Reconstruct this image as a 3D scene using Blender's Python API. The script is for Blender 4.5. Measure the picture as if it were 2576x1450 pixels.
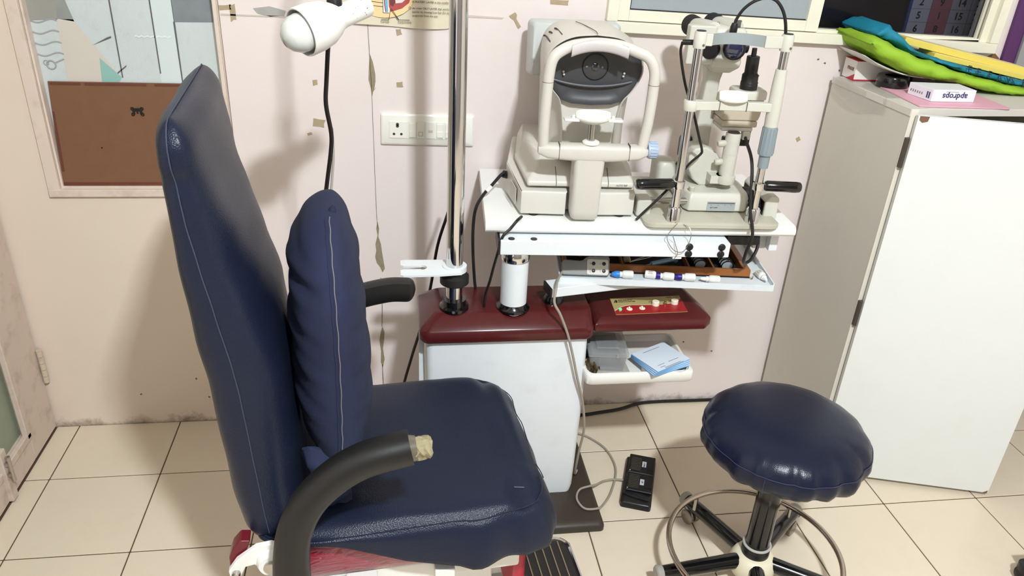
import bpy, math, random
from mathutils import Matrix, Vector
random.seed(7)
D = bpy.data
SC = bpy.context.scene
COL = SC.collection
for o_ in list(D.objects):
    D.objects.remove(o_)

# ------------------------------------------------------------------ camera
def cam_basis(pitch, yaw, roll):
    f = Vector((math.sin(yaw), math.cos(yaw), 0)); r = Vector((math.cos(yaw), -math.sin(yaw), 0)); u = Vector((0, 0, 1))
    f2 = f * math.cos(pitch) - u * math.sin(pitch)
    u2 = u * math.cos(pitch) + f * math.sin(pitch)
    r3 = r * math.cos(roll) + u2 * math.sin(roll)
    u3 = -r * math.sin(roll) + u2 * math.cos(roll)
    return f2, r3, u3
cd = D.cameras.new('camera')
cam = D.objects.new('camera', cd)
COL.objects.link(cam)
F_, R_, U_ = cam_basis(0.476123, 0.160988, 0.0544006)
m_ = Matrix((R_, U_, -F_)).transposed().to_4x4()
m_.translation = Vector((0.0, -2.12736, 1.56703))
cam.matrix_world = m_
cd.sensor_fit = 'HORIZONTAL'
cd.sensor_width = 36.0
cd.lens = 1962.714 / 2576 * 36.0
cd.clip_start = 0.05
SC.camera = cam

# ------------------------------------------------------------------ world, exposure
w_ = D.worlds.new('world')
SC.world = w_
w_.use_nodes = True
w_.node_tree.nodes['Background'].inputs[0].default_value = (1.0, 0.95, 0.88, 1)
w_.node_tree.nodes['Background'].inputs[1].default_value = 0.15
vs = SC.view_settings
vs.view_transform = 'Standard'
vs.look = 'None'
vs.gamma = 1.0
vs.use_curve_mapping = False
vs.exposure = 0.10
# the room's ceiling lamp just behind the camera, plus an added soft fill light
KEY_POS, KEY_W = (0.53, -2.60, 2.95), 124.0
FILL_POS, FILL_W = (0.2, -3.35, 2.80), 5.0
def area(name, loc, sx, sy, watts, col, rot=(0, 0, 0)):
    l = D.lights.new(name, 'AREA')
    l.shape = 'RECTANGLE'; l.size = sx; l.size_y = sy; l.energy = watts; l.color = col
    o = D.objects.new(name, l); COL.objects.link(o); o.location = loc; o.rotation_euler = rot
    return o
key_lamp = area('ceiling_lamp_light', (KEY_POS[0], KEY_POS[1], KEY_POS[2] - 0.012), 0.16, 0.16, KEY_W, (0.875, 0.95, 1.0), (math.radians(18), 0, 0))
fill_lamp = area('added_fill_light', (FILL_POS[0], FILL_POS[1] + 0.05, FILL_POS[2] - 0.03), 1.1, 0.06, FILL_W, (0.875, 0.95, 1.0), (math.radians(50), 0, 0))  # unseen fill light, added to lift the shadows

# ------------------------------------------------------------------ materials
def lin(c):
    return tuple(((x / 255) / 12.92 if x / 255 <= 0.04045 else ((x / 255 + 0.055) / 1.055) ** 2.4) for x in c)
MC = {}
def M(name, col=(200, 200, 200), rough=0.5, metal=0.0, var=0.06, vscale=8.0, bump=0.0, bscale=200.0, spec=0.5, coat=0.0,
      alpha=1.0, trans=0.0, emit=None, estr=0.0, stain=None, stain_amt=0.0, stain_scale=3.0, voro=False, ior=1.45, coat_rough=0.08):
    if name in MC:
        return MC[name]
    m = D.materials.new(name); m.use_nodes = True
    nt = m.node_tree; N = nt.nodes; L = nt.links
    b = N['Principled BSDF']
    tc = N.new('ShaderNodeTexCoord')
    base = lin(col)
    nz = N.new('ShaderNodeTexNoise'); nz.inputs['Scale'].default_value = vscale; nz.inputs['Detail'].default_value = 4
    L.new(tc.outputs['Object'], nz.inputs['Vector'])
    mix = N.new('ShaderNodeMix'); mix.data_type = 'RGBA'
    mix.inputs['A'].default_value = tuple(max(0, x * (1 - var)) for x in base) + (1,)
    mix.inputs['B'].default_value = tuple(min(1, x * (1 + var)) for x in base) + (1,)
    L.new(nz.outputs['Fac'], mix.inputs['Factor'])
    out = mix.outputs['Result']
    if stain:
        n2 = N.new('ShaderNodeTexNoise'); n2.inputs['Scale'].default_value = stain_scale; n2.inputs['Detail'].default_value = 8
        n2.inputs['Roughness'].default_value = 0.65
        L.new(tc.outputs['Object'], n2.inputs['Vector'])
        rp = N.new('ShaderNodeValToRGB')
        rp.color_ramp.elements[0].position = 0.52; rp.color_ramp.elements[0].color = (0, 0, 0, 1)
        rp.color_ramp.elements[1].position = 0.80; rp.color_ramp.elements[1].color = (stain_amt,) * 3 + (1,)
        L.new(n2.outputs['Fac'], rp.inputs['Fac'])
        m2 = N.new('ShaderNodeMix'); m2.data_type = 'RGBA'
        L.new(rp.outputs['Color'], m2.inputs['Factor']); L.new(out, m2.inputs['A'])
        m2.inputs['B'].default_value = lin(stain) + (1,)
        out = m2.outputs['Result']
    L.new(out, b.inputs['Base Color'])
    b.inputs['Roughness'].default_value = rough
    b.inputs['Metallic'].default_value = metal
    b.inputs['Specular IOR Level'].default_value = spec
    b.inputs['IOR'].default_value = ior
    b.inputs['Coat Weight'].default_value = coat
    b.inputs['Coat Roughness'].default_value = coat_rough
    b.inputs['Alpha'].default_value = alpha
    b.inputs['Transmission Weight'].default_value = trans
    if emit:
        b.inputs['Emission Color'].default_value = lin(emit) + (1,)
        b.inputs['Emission Strength'].default_value = estr
    if bump > 0:
        if voro:
            bn = N.new('ShaderNodeTexVoronoi'); bn.inputs['Scale'].default_value = bscale; so = bn.outputs['Distance']
        else:
            bn = N.new('ShaderNodeTexNoise'); bn.inputs['Scale'].default_value = bscale; bn.inputs['Detail'].default_value = 3; so = bn.outputs['Fac']
        L.new(tc.outputs['Object'], bn.inputs['Vector'])
        bp = N.new('ShaderNodeBump'); bp.inputs['Strength'].default_value = bump; bp.inputs['Distance'].default_value = 0.002
        L.new(so, bp.inputs['Height']); L.new(bp.outputs['Normal'], b.inputs['Normal'])
    MC[name] = m
    return m

# ------------------------------------------------------------------ mesh collector
def catmull(pts, k=6):
    P = [Vector(p) for p in pts]
    if len(P) < 3:
        return P
    P = [P[0] * 2 - P[1]] + P + [P[-1] * 2 - P[-2]]
    out = []
    for i in range(1, len(P) - 2):
        for j in range(k):
            t = j / k
            a, b, c, d = P[i - 1], P[i], P[i + 1], P[i + 2]
            out.append(0.5 * ((2 * b) + (c - a) * t + (2 * a - 5 * b + 4 * c - d) * t * t + (3 * b - a - 3 * c + d) * t ** 3))
    out.append(P[-2])
    return out
class G:
    def __init__(self, frame=None):
        self.v = []; self.f = []; self.M = frame
    def add(self, vs, fs):
        n = len(self.v)
        for p in vs:
            p = Vector(p)
            self.v.append(self.M @ p if self.M else p)
        self.f += [tuple(i + n for i in f) for f in fs]
        return self
    def box(self, c, s, rz=0.0, ry=0.0, rx=0.0):
        R = Matrix.Rotation(rz, 3, 'Z') @ Matrix.Rotation(ry, 3, 'Y') @ Matrix.Rotation(rx, 3, 'X')
        vs = [Vector(c) + R @ Vector((s[0] / 2 * a, s[1] / 2 * b, s[2] / 2 * d)) for a in (-1, 1) for b in (-1, 1) for d in (-1, 1)]
        return self.add(vs, [(0, 1, 3, 2), (4, 6, 7, 5), (0, 4, 5, 1), (2, 3, 7, 6), (0, 2, 6, 4), (1, 5, 7, 3)])
    def bb(self, x0, x1, y0, y1, z0, z1):
        return self.box(((x0 + x1) / 2, (y0 + y1) / 2, (z0 + z1) / 2), (x1 - x0, y1 - y0, z1 - z0))
    def loft(self, rings, cap0=True, cap1=True, closed=True):
        n = len(rings[0]); vs = [p for r in rings for p in r]; fs = []
        for i in range(len(rings) - 1):
            for j in range(n if closed else n - 1):
                a = i * n + j; b = i * n + (j + 1) % n
                fs.append((a, b, b + n, a + n))
        if cap0: fs.append(tuple(range(n - 1, -1, -1)))
        if cap1: fs.append(tuple(range((len(rings) - 1) * n, len(rings) * n)))
        return self.add(vs, fs)
    def cyl(self, p0, p1, r0, r1=None, n=20, cap=True):
        r1 = r0 if r1 is None else r1
        return self.lathe([(r0, 0), (r1, 1)], p0, p1, n, cap)
    def lathe(self, prof, p0, p1, n=24, cap=True):
        # profile (radius, t) along the axis p0->p1; t in units of the axis length
        p0 = Vector(p0); p1 = Vector(p1); ax = p1 - p0; a = ax.normalized()
        t = Vector((0, 0, 1)) if abs(a.z) < 0.9 else Vector((1, 0, 0))
        e1 = a.cross(t).normalized(); e2 = a.cross(e1)
        rings = [[p0 + ax * h + (e1 * math.cos(2 * math.pi * k / n) + e2 * math.sin(2 * math.pi * k / n)) * max(r, 1e-5) for k in range(n)] for r, h in prof]
        return self.loft(rings, cap, cap)
    def tube(self, pts, r, n=8, k=6, cap=True, smooth=True, rs=None):
        P = catmull(pts, k) if smooth else [Vector(p) for p in pts]
        rings = []; nrm = None
        for i, p in enumerate(P):
            d = (P[min(i + 1, len(P) - 1)] - P[max(i - 1, 0)])
            d = d.normalized() if d.length > 1e-9 else Vector((0, 0, 1))
            if nrm is None:
                t = Vector((0, 0, 1)) if abs(d.z) < 0.9 else Vector((1, 0, 0))
                nrm = d.cross(t).normalized()
            else:
                nrm = (nrm - d * nrm.dot(d))
                nrm = nrm.normalized() if nrm.length > 1e-6 else d.orthogonal().normalized()
            b = d.cross(nrm)
            rr = r if rs is None else rs(i / (len(P) - 1))
            rings.append([p + (nrm * math.cos(2 * math.pi * q / n) + b * math.sin(2 * math.pi * q / n)) * rr for q in range(n)])
        return self.loft(rings, cap, cap)
    def torus(self, c, R, r, axis=(0, 0, 1), n=48, k=10):
        a = Vector(axis).normalized(); t = Vector((0, 0, 1)) if abs(a.z) < 0.9 else Vector((1, 0, 0))
        e1 = a.cross(t).normalized(); e2 = a.cross(e1)
        vs = []; fs = []
        for i in range(n):
            d = e1 * math.cos(2 * math.pi * i / n) + e2 * math.sin(2 * math.pi * i / n)
            for j in range(k):
                w = 2 * math.pi * j / k
                vs.append(Vector(c) + d * (R + r * math.cos(w)) + a * (r * math.sin(w)))
        for i in range(n):
            for j in range(k):
                fs.append((i * k + j, ((i + 1) % n) * k + j, ((i + 1) % n) * k + (j + 1) % k, i * k + (j + 1) % k))
        return self.add(vs, fs)
    def prism(self, poly, vec):
        vec = Vector(vec); n = len(poly)
        vs = [Vector(p) for p in poly] + [Vector(p) + vec for p in poly]
        fs = [tuple(range(n - 1, -1, -1)), tuple(range(n, 2 * n))] + [(i, (i + 1) % n, (i + 1) % n + n, i + n) for i in range(n)]
        return self.add(vs, fs)
    def sphere(self, c, r, n=20, m=12, s=(1, 1, 1)):
        rings = []
        for i in range(1, m):
            a = math.pi * i / m
            rings.append([Vector(c) + Vector((r * s[0] * math.sin(a) * math.cos(2 * math.pi * k / n), r * s[1] * math.sin(a) * math.sin(2 * math.pi * k / n), -r * s[2] * math.cos(a))) for k in range(n)])
        return self.loft(rings)
    def grid(self, fn, nu, nv, thick=None):
        vs = [fn(i / nu, j / nv) for i in range(nu + 1) for j in range(nv + 1)]
        fs = [(i * (nv + 1) + j, (i + 1) * (nv + 1) + j, (i + 1) * (nv + 1) + j + 1, i * (nv + 1) + j + 1) for i in range(nu) for j in range(nv)]
        if thick:
            t = Vector(thick); k = len(vs); W_ = nv + 1
            vs2 = [Vector(p) - t for p in vs]
            fs += [tuple(x + k for x in reversed(f)) for f in fs[:]]
            edge = [(i * W_, (i + 1) * W_) for i in range(nu)] + [((i + 1) * W_ + nv, i * W_ + nv) for i in range(nu)] + \
                   [(j + 1, j) for j in range(nv)] + [(nu * W_ + j, nu * W_ + j + 1) for j in range(nv)]
            fs += [(b, a, a + k, b + k) for a, b in edge]
            vs = vs + vs2
        return self.add(vs, fs)

def rrect(x0, x1, y0, y1, r, z, n=5):
    out = []
    for cx, cy, a0 in ((x1 - r, y1 - r, 0), (x0 + r, y1 - r, 90), (x0 + r, y0 + r, 180), (x1 - r, y0 + r, 270)):
        for i in range(n + 1):
            a = math.radians(a0 + 90 * i / n)
            out.append(Vector((cx + r * math.cos(a), cy + r * math.sin(a), z)))
    return out
def sellipse(cx, cy, a, b, n, k, z):
    out = []
    for i in range(k):
        t = 2 * math.pi * i / k
        c, s = math.cos(t), math.sin(t)
        out.append(Vector((cx + a * math.copysign(abs(c) ** (2 / n), c), cy + b * math.copysign(abs(s) ** (2 / n), s), z)))
    return out

# ------------------------------------------------------------------ objects
def root_matrix(o):
    while o.parent:
        o = o.parent
    return Matrix.Translation(o.location) @ o.rotation_euler.to_matrix().to_4x4()
def thing(name, label, cat, loc=(0, 0, 0), rz=0.0, group=None):
    o = D.objects.new(name, None); COL.objects.link(o)
    o.location = loc; o.rotation_euler = (0, 0, rz); o.empty_display_size = 0.05
    o['label'] = label; o['category'] = cat
    if group: o['group'] = group
    return o
def mesh_of(name, g, mat, off=None, bevel=0.0, smooth=True, sharp=40):
    me = D.meshes.new(name)
    vs = [off @ v for v in g.v] if off else g.v
    me.from_pydata([tuple(v) for v in vs], [], g.f)
    me.validate(); me.update()
    me.materials.append(mat)
    if smooth:
        me.polygons.foreach_set('use_smooth', [True] * len(me.polygons))
        if not bevel:
            me.set_sharp_from_angle(angle=math.radians(sharp))
    return me
def bev(o, w, seg=2):
    if w > 0:
        b = o.modifiers.new('bevel', 'BEVEL'); b.width = w; b.segments = seg; b.limit_method = 'ANGLE'
        b.angle_limit = math.radians(40); b.harden_normals = True
def part(name, g, mat, parent, bevel=0.0, seg=2, smooth=True, label=None, sharp=40, stuff=False):
    off = root_matrix(parent).inverted()
    o = D.objects.new(name, mesh_of(name, g, mat, off, bevel, smooth, sharp)); COL.objects.link(o)
    o.parent = parent
    bev(o, bevel, seg)
    if label: o['label'] = label
    if stuff: o['kind'] = 'stuff'
    return o
def solo(name, label, cat, g, mat, bevel=0.0, seg=2, smooth=True, group=None, sharp=40):
    n = len(g.v)
    c = Vector((sum(v.x for v in g.v) / n, sum(v.y for v in g.v) / n, min(v.z for v in g.v)))
    o = D.objects.new(name, mesh_of(name, g, mat, Matrix.Translation(-c), bevel, smooth, sharp)); COL.objects.link(o)
    o.location = c; bev(o, bevel, seg)
    o['label'] = label; o['category'] = cat
    if group: o['group'] = group
    return o
def struct(name, g, mat, bevel=0.0, smooth=True, label=None):
    o = D.objects.new(name, mesh_of(name, g, mat, None, bevel, smooth)); COL.objects.link(o)
    bev(o, bevel); o['kind'] = 'structure'
    if label: o['label'] = label
    return o
def copy_tree(o, parent=None):
    c = o.copy(); COL.objects.link(c); c.parent = parent
    for ch in list(o.children):
        copy_tree(ch, c)
    return c
def lettering(name, text, size, M4, mat, parent, align='CENTER', ext=0.0002, bold=0.0):
    """flat printed lettering; M4 maps text x/y to the surface"""
    cu = D.curves.new('text', 'FONT'); cu.body = text; cu.size = size; cu.align_x = align; cu.align_y = 'CENTER'
    cu.extrude = ext; cu.offset = bold; cu.resolution_u = 2
    t = D.objects.new('text', cu); COL.objects.link(t)
    bpy.context.view_layer.update()
    me = D.meshes.new_from_object(t)
    D.objects.remove(t)
    off = root_matrix(parent).inverted() @ M4
    me.transform(off)
    me.materials.clear(); me.materials.append(mat)
    o = D.objects.new(name, me); COL.objects.link(o); o.parent = parent
    return o
def basis(o, x, y):
    x = Vector(x).normalized(); y = Vector(y).normalized(); z = x.cross(y)
    m = Matrix((x, y, z)).transposed().to_4x4(); m.translation = Vector(o)
    return m
def frame(o, deg):
    return Matrix.Translation(Vector(o)) @ Matrix.Rotation(math.radians(deg), 4, 'Z')

# common materials
chrome = M('chrome', (215, 215, 215), 0.09, 1.0, var=0.03)
steel = M('brushed_steel', (190, 186, 180), 0.25, 1.0, var=0.06, vscale=40)
black_plastic = M('black_plastic', (22, 22, 23), 0.35, var=0.15, vscale=30)
black_gloss = M('black_gloss', (14, 14, 15), 0.15, var=0.1, coat=0.4)
black_rubber = M('black_rubber', (30, 29, 28), 0.6, var=0.15, vscale=40, bump=0.1, bscale=300)
white_metal = M('white_powder_metal', (230, 234, 236), 0.38, var=0.025, vscale=6, stain=(150, 140, 130), stain_amt=0.12, stain_scale=14)
white_plastic = M('white_plastic', (232, 230, 222), 0.35, var=0.03)
print_black = M('print_black', (25, 24, 28), 0.6)
print_grey = M('print_grey', (120, 116, 112), 0.6)
cable_black = M('cable_black', (24, 22, 21), 0.4, var=0.1)
cable_grey = M('cable_grey', (158, 150, 136), 0.45, var=0.08)
# ================================================================== THE SETTING
XL, XR, YF, ZC = -1.065, 2.55, -3.75, 3.05

def wall_mat(name='pink_wall_paint', col=(234, 222, 217)):
    m = M(name, col, 0.55, var=0.03, vscale=2.5, stain=(196, 170, 150), stain_amt=0.22, stain_scale=2.2, bump=0.06, bscale=60)
    nt = m.node_tree; N = nt.nodes; L = nt.links; b = N['Principled BSDF']
    src = b.inputs['Base Color'].links[0].from_socket
    tc = N.new('ShaderNodeTexCoord'); sx = N.new('ShaderNodeSeparateXYZ'); L.new(tc.outputs['Object'], sx.inputs[0])
    # splash dirt that has collected along the skirting line
    nz = N.new('ShaderNodeTexNoise'); nz.inputs['Scale'].default_value = 14; nz.inputs['Detail'].default_value = 7; nz.inputs['Roughness'].default_value = 0.7
    L.new(tc.outputs['Object'], nz.inputs['Vector'])
    mr = N.new('ShaderNodeMapRange'); mr.inputs[1].default_value = 0.0; mr.inputs[2].default_value = 0.055; mr.inputs[3].default_value = 0.40; mr.inputs[4].default_value = 0.0
    L.new(sx.outputs['Z'], mr.inputs[0])
    ad = N.new('ShaderNodeMath'); ad.operation = 'ADD'; L.new(nz.outputs['Fac'], ad.inputs[0]); L.new(mr.outputs[0], ad.inputs[1])
    rp = N.new('ShaderNodeValToRGB'); rp.color_ramp.elements[0].position = 0.74; rp.color_ramp.elements[0].color = (0, 0, 0, 1)
    rp.color_ramp.elements[1].position = 0.98; rp.color_ramp.elements[1].color = (0.75, 0.75, 0.75, 1)
    L.new(ad.outputs[0], rp.inputs[0])
    mx = N.new('ShaderNodeMix'); mx.data_type = 'RGBA'; L.new(rp.outputs[0], mx.inputs['Factor']); L.new(src, mx.inputs['A'])
    mx.inputs['B'].default_value = lin((112, 88, 66)) + (1,)
    L.new(mx.outputs['Result'], b.inputs['Base Color'])
    return m
pink = wall_mat()
plain_wall = M('plain_wall_paint', (232, 222, 212), 0.6, var=0.03)
ceiling_white = M('ceiling_white', (238, 236, 230), 0.7, var=0.02)

# back wall with its two openings
g = G()
WL = (-0.895, -0.447, 0.788, 2.05)      # frosted light in the partition
WR = (0.565, 1.715, 1.234, 2.05)        # sliding window
T_ = 0.09
g.bb(-0.4335, WR[0], 0, T_, -0.05, ZC)
g.bb(WR[0], WR[1], 0, T_, -0.05, WR[2]); g.bb(WR[0], WR[1], 0, T_, WR[3], ZC)
g.bb(WR[1], XR + 0.1, 0, T_, -0.05, ZC)
wall_back = struct('wall_back', g, pink, smooth=False)
g = G(); g.bb(XL - 0.1, WL[0], 0.0005, T_, -0.05, ZC)
g.bb(WL[0], WL[1], 0.0005, T_, -0.05, WL[2]); g.bb(WL[0], WL[1], 0.0005, T_, WL[3], ZC)
g.bb(WL[1], -0.4340, 0.0005, T_, -0.05, ZC)
part('partition', g, wall_mat('cream_partition_paint', (230, 214, 197)), wall_back, smooth=False)

def wallpiece(name, pts, mat, th=0.0012, par=None):
    q = G(); q.prism([(x, -0.0002, z) for x, z in pts], (0, -th, 0))
    return part(name, q, mat, par or wall_back, smooth=False)
def ragged(cx, cz, pts, jit=0.15):
    return [(cx + x * random.uniform(1 - jit, 1 + jit), cz + z * random.uniform(1 - jit, 1 + jit)) for x, z in pts]
plaster = M('bare_plaster', (150, 138, 112), 0.9, var=0.25, vscale=90, bump=0.4, bscale=260)
crack_m = M('crack_dark', (118, 96, 84), 0.9, var=0.3, vscale=60)
tape_m = M('old_brown_tape', (176, 158, 128), 0.45, var=0.15, vscale=60)
# joint lines in the plaster
def crack(pts, w=0.0011):
    q = []
    P = catmull([(x, 0, z) for x, z in pts], 5)
    a = [(p.x - w * random.uniform(0.3, 1.0), p.z) for p in P]; b = [(p.x + w * random.uniform(0.3, 1.0), p.z) for p in reversed(P)]
    return a + b
wallpiece('plaster_crack', crack([(-0.0685, 1.235), (-0.0665, 1.16), (-0.064, 1.06), (-0.063, 0.9), (-0.062, 0.73), (-0.0605, 0.66)], 0.0008), crack_m)
wallpiece('plaster_crack', crack([(-0.056, 0.5), (-0.054, 0.42), (-0.057, 0.33)]), crack_m)
wallpiece('plaster_crack', crack([(-0.0595, 0.19), (-0.059, 0.1), (-0.058, 0.02)], 0.0016), crack_m)
wallpiece('plaster_crack', crack([(-0.4345, 1.5), (-0.4335, 1.2), (-0.434, 1.0), (-0.4335, 0.8)], 0.0009), crack_m)
wallpiece('paint_flake', [(-0.0655, 1.157), (-0.058, 1.135), (-0.053, 1.105), (-0.053, 1.085), (-0.057, 1.064), (-0.052, 1.070), (-0.060, 1.058), (-0.063, 1.045), (-0.066, 1.07), (-0.071, 1.09), (-0.069, 1.12)], plaster)
wallpiece('paint_flake', [(-0.060, 0.682), (-0.056, 0.66), (-0.059, 0.635), (-0.052, 0.61), (-0.050, 0.585), (-0.046, 0.555), (-0.043, 0.53), (-0.050, 0.518), (-0.056, 0.535), (-0.066, 0.55), (-0.070, 0.57), (-0.066, 0.59), (-0.068, 0.61), (-0.061, 0.64), (-0.064, 0.66)], plaster)
wallpiece('paint_flake', [(-0.056, 0.33), (-0.050, 0.31), (-0.052, 0.28), (-0.056, 0.25), (-0.052, 0.21), (-0.058, 0.18), (-0.064, 0.2), (-0.062, 0.24), (-0.066, 0.28), (-0.061, 0.31)], plaster)
def scrap(cx, cz, w, h, rot=0.0, mat=tape_m):
    c, s = math.cos(rot), math.sin(rot)
    pts = ragged(0, 0, [(-w / 2, -h / 2), (w * 0.1, -h * 0.42), (w / 2, -h * 0.45), (w * 0.45, 0), (w / 2, h / 2), (0, h * 0.44), (-w / 2, h / 2)], 0.12)
    wallpiece('tape_scrap', [(cx + x * c - z * s, cz + x * s + z * c) for x, z in pts], mat)
for a in ((-0.207, 0.971, 0.032, 0.024, -0.15), (-0.210, 1.080, 0.012, 0.014, 0.1), (0.011, 1.078, 0.017, 0.014, 0.05), (0.011, 1.214, 0.013, 0.015, 0.2),
          (-0.233, 0.941, 0.012, 0.007, 0.3), (1.183, 0.937, 0.011, 0.013, 0.5), (-0.4, 1.25, 0.014, 0.04, 0.0), (-0.418, 1.262, 0.03, 0.012, 0.1), (0.43, 1.30, 0.05, 0.012, -0.05)):
    scrap(*a)
wallpiece('tape_scrap', [(0.298, 1.262), (0.314, 1.272), (0.319, 1.266), (0.318, 1.255), (0.331, 1.236), (0.324, 1.230), (0.311, 1.252), (0.304, 1.256)], tape_m)
bare2 = M('bare_cement', (172, 170, 166), 0.9, var=0.15, vscale=50)
wallpiece('paint_flake', [(-0.35, 1.262), (-0.31, 1.268), (-0.27, 1.258), (-0.275, 1.246), (-0.31, 1.243), (-0.34, 1.25)], bare2)
brown_stain = M('bare_brown_plaster', (128, 92, 62), 0.9, var=0.25, vscale=40, bump=0.4, bscale=150)
wallpiece('paint_flake', [(1.55, 1.183), (1.60, 1.19), (1.64, 1.18), (1.635, 1.165), (1.58, 1.168)], brown_stain)
wallpiece('paint_flake', [(1.70, 1.165), (1.715, 1.19), (1.735, 1.2), (1.755, 1.185), (1.75, 1.14), (1.72, 1.135)], brown_stain)
wallpiece('paint_flake', [(1.712, 1.27), (1.724, 1.30), (1.728, 1.29), (1.718, 1.262)], brown_stain)
for sx_, sz_ in ((0.73, 0.22), (0.865, 0.242), (1.04, 0.2), (1.19, 1.17), (1.213, 1.16), (1.17, 0.7), (1.262, 1.14), (0.935, 0.24), (-0.55, 0.12), (-0.6, 0.09), (-0.63, 0.16), (-0.8, 0.11), (-0.52, 0.15)):
    scrap(sx_, sz_, 0.004, 0.006, random.uniform(0, 2), crack_m)
wallpiece('plaster_hole', [(-0.53, 0.008), (-0.52, 0.022), (-0.50, 0.024), (-0.485, 0.04), (-0.46, 0.042), (-0.44, 0.03), (-0.43, 0.004)], M('dark_hole', (40, 28, 22), 0.95))
# pipe-scar line over the partition top
wallpiece('plaster_crack', [(-0.43, 1.243), (-0.1, 1.240), (-0.1, 1.243), (-0.43, 1.247)], M('pale_scar', (205, 192, 182), 0.8))
wallpiece('plaster_crack', [(0.17, 1.256), (0.28, 1.254), (0.285, 1.258), (0.17, 1.262)], M('pale_scar', (205, 192, 182), 0.8))

# floor: dark grout bed with single tiles
g = G(); g.bb(XL - 0.1, XR + 0.1, YF - 0.1, 0.1, -0.06, -0.002)
floor = struct('floor', g, M('grout_dark', (92, 74, 56), 0.85, var=0.2, vscale=30), smooth=False)
tile_m = M('cream_floor_tile', (222, 208, 186), 0.28, var=0.035, vscale=5, stain=(180, 156, 124), stain_amt=0.16, stain_scale=7, spec=0.45)
tx0, ty0, TS, GAP = -0.99888, -0.249077, 0.3, 0.0034
xs = [XL - 0.0] + [tx0 + i * TS for i in range(0, 13) if tx0 + i * TS < XR] + [XR]
ys = [0.0] + [ty0 - j * TS for j in range(0, 13) if ty0 - j * TS > YF] + [YF]
tile_cache = {}
for i in range(len(xs) - 1):
    for j in range(len(ys) - 1):
        w = xs[i + 1] - xs[i] - GAP; d = ys[j] - ys[j + 1] - GAP
        if w < 0.01 or d < 0.01: continue
        k_ = (round(w, 4), round(d, 4))
        if k_ not in tile_cache:
            q = G(); a = 0.0011
            q.loft([rrect(-w / 2, w / 2, -d / 2, d / 2, 0.0015, -0.006, 1), rrect(-w / 2, w / 2, -d / 2, d / 2, 0.0015, -a, 1), rrect(-w / 2 + a, w / 2 - a, -d / 2 + a, d / 2 - a, 0.0015, 0, 1)], cap0=False)
            tile_cache[k_] = mesh_of('floor_tile', q, tile_m, smooth=False)
        o = D.objects.new('floor_tile', tile_cache[k_]); COL.objects.link(o); o.parent = floor
        o.location = ((xs[i] + xs[i + 1]) / 2, (ys[j] + ys[j + 1]) / 2, random.uniform(-0.0003, 0))
# other walls and ceiling
struct('ceiling', G().bb(XL - 0.1, XR + 0.1, YF - 0.1, 0.1, ZC, ZC + 0.08), ceiling_white, smooth=False)
struct('wall_front', G().bb(XL - 0.1, XR + 0.1, YF - 0.1, YF, -0.05, ZC), M('front_wall_panelling', (142, 139, 135), 0.5, var=0.1, vscale=3), smooth=False)
struct('wall_right', G().bb(XR, XR + 0.1, YF, 0, -0.05, ZC), plain_wall, smooth=False)
struct('wall_left', G().bb(XL - 0.1, XL, YF, -0.98, -0.05, ZC).bb(XL - 0.1, XL, -0.98, 0, 2.1, ZC), pink, smooth=False)
# the glazed door leaf that closes the left side
old_paint = M('old_cream_paint', (214, 196, 182), 0.5, var=0.06, vscale=12, stain=(128, 104, 84), stain_amt=0.5, stain_scale=16, bump=0.1, bscale=80)
g = G(); DX = XL + 0.002
g.bb(DX - 0.04, DX, -0.165, -0.008, 0.008, 2.08)            # hinge stile
g.bb(DX - 0.04, DX, -0.97, -0.82, 0.008, 2.08)
g.bb(DX - 0.04, DX, -0.82, -0.165, 0.008, 0.10)
g.bb(DX - 0.04, DX, -0.82, -0.165, 1.96, 2.08)
door = struct('door_1', g, old_paint, bevel=0.003)
green_glass = M('frosted_green_glass', (150, 158, 138), 0.5, var=0.1, vscale=6, spec=0.5)
part('glass_pane', G().bb(DX - 0.028, DX - 0.022, -0.83, -0.155, 0.09, 1.97), green_glass, door, smooth=False)
q = G()
q.bb(DX - 0.012, DX + 0.004, -0.182, -0.160, 0.088, 1.97); q.bb(DX - 0.012, DX + 0.004, -0.83, -0.160, 0.082, 0.106)
part('glazing_bead', q, old_paint, door, bevel=0.003)
q = G()
for k in range(5):
    q.cyl((DX + 0.009, -0.012, 0.175 + k * 0.0225), (DX + 0.009, -0.012, 0.196 + k * 0.0225), 0.008, n=14)
part('hinge', q, M('painted_hinge', (206, 190, 168), 0.45, var=0.1, stain=(120, 96, 76), stain_amt=0.5, stain_scale=60), door)
q = G(); q.bb(DX - 0.004, DX + 0.012, -0.345, -0.315, 0.008, 0.17)
part('lower_stile_trim', q, old_paint, door, bevel=0.003)
q = G(); q.cyl((DX + 0.02, -0.33, 0.07), (DX + 0.02, -0.33, 0.15), 0.006); q.bb(DX, DX + 0.02, -0.34, -0.32, 0.09, 0.1)
q.bb(DX, DX + 0.02, -0.34, -0.32, 0.125, 0.135)
part('bolt', q, steel, door)
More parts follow.
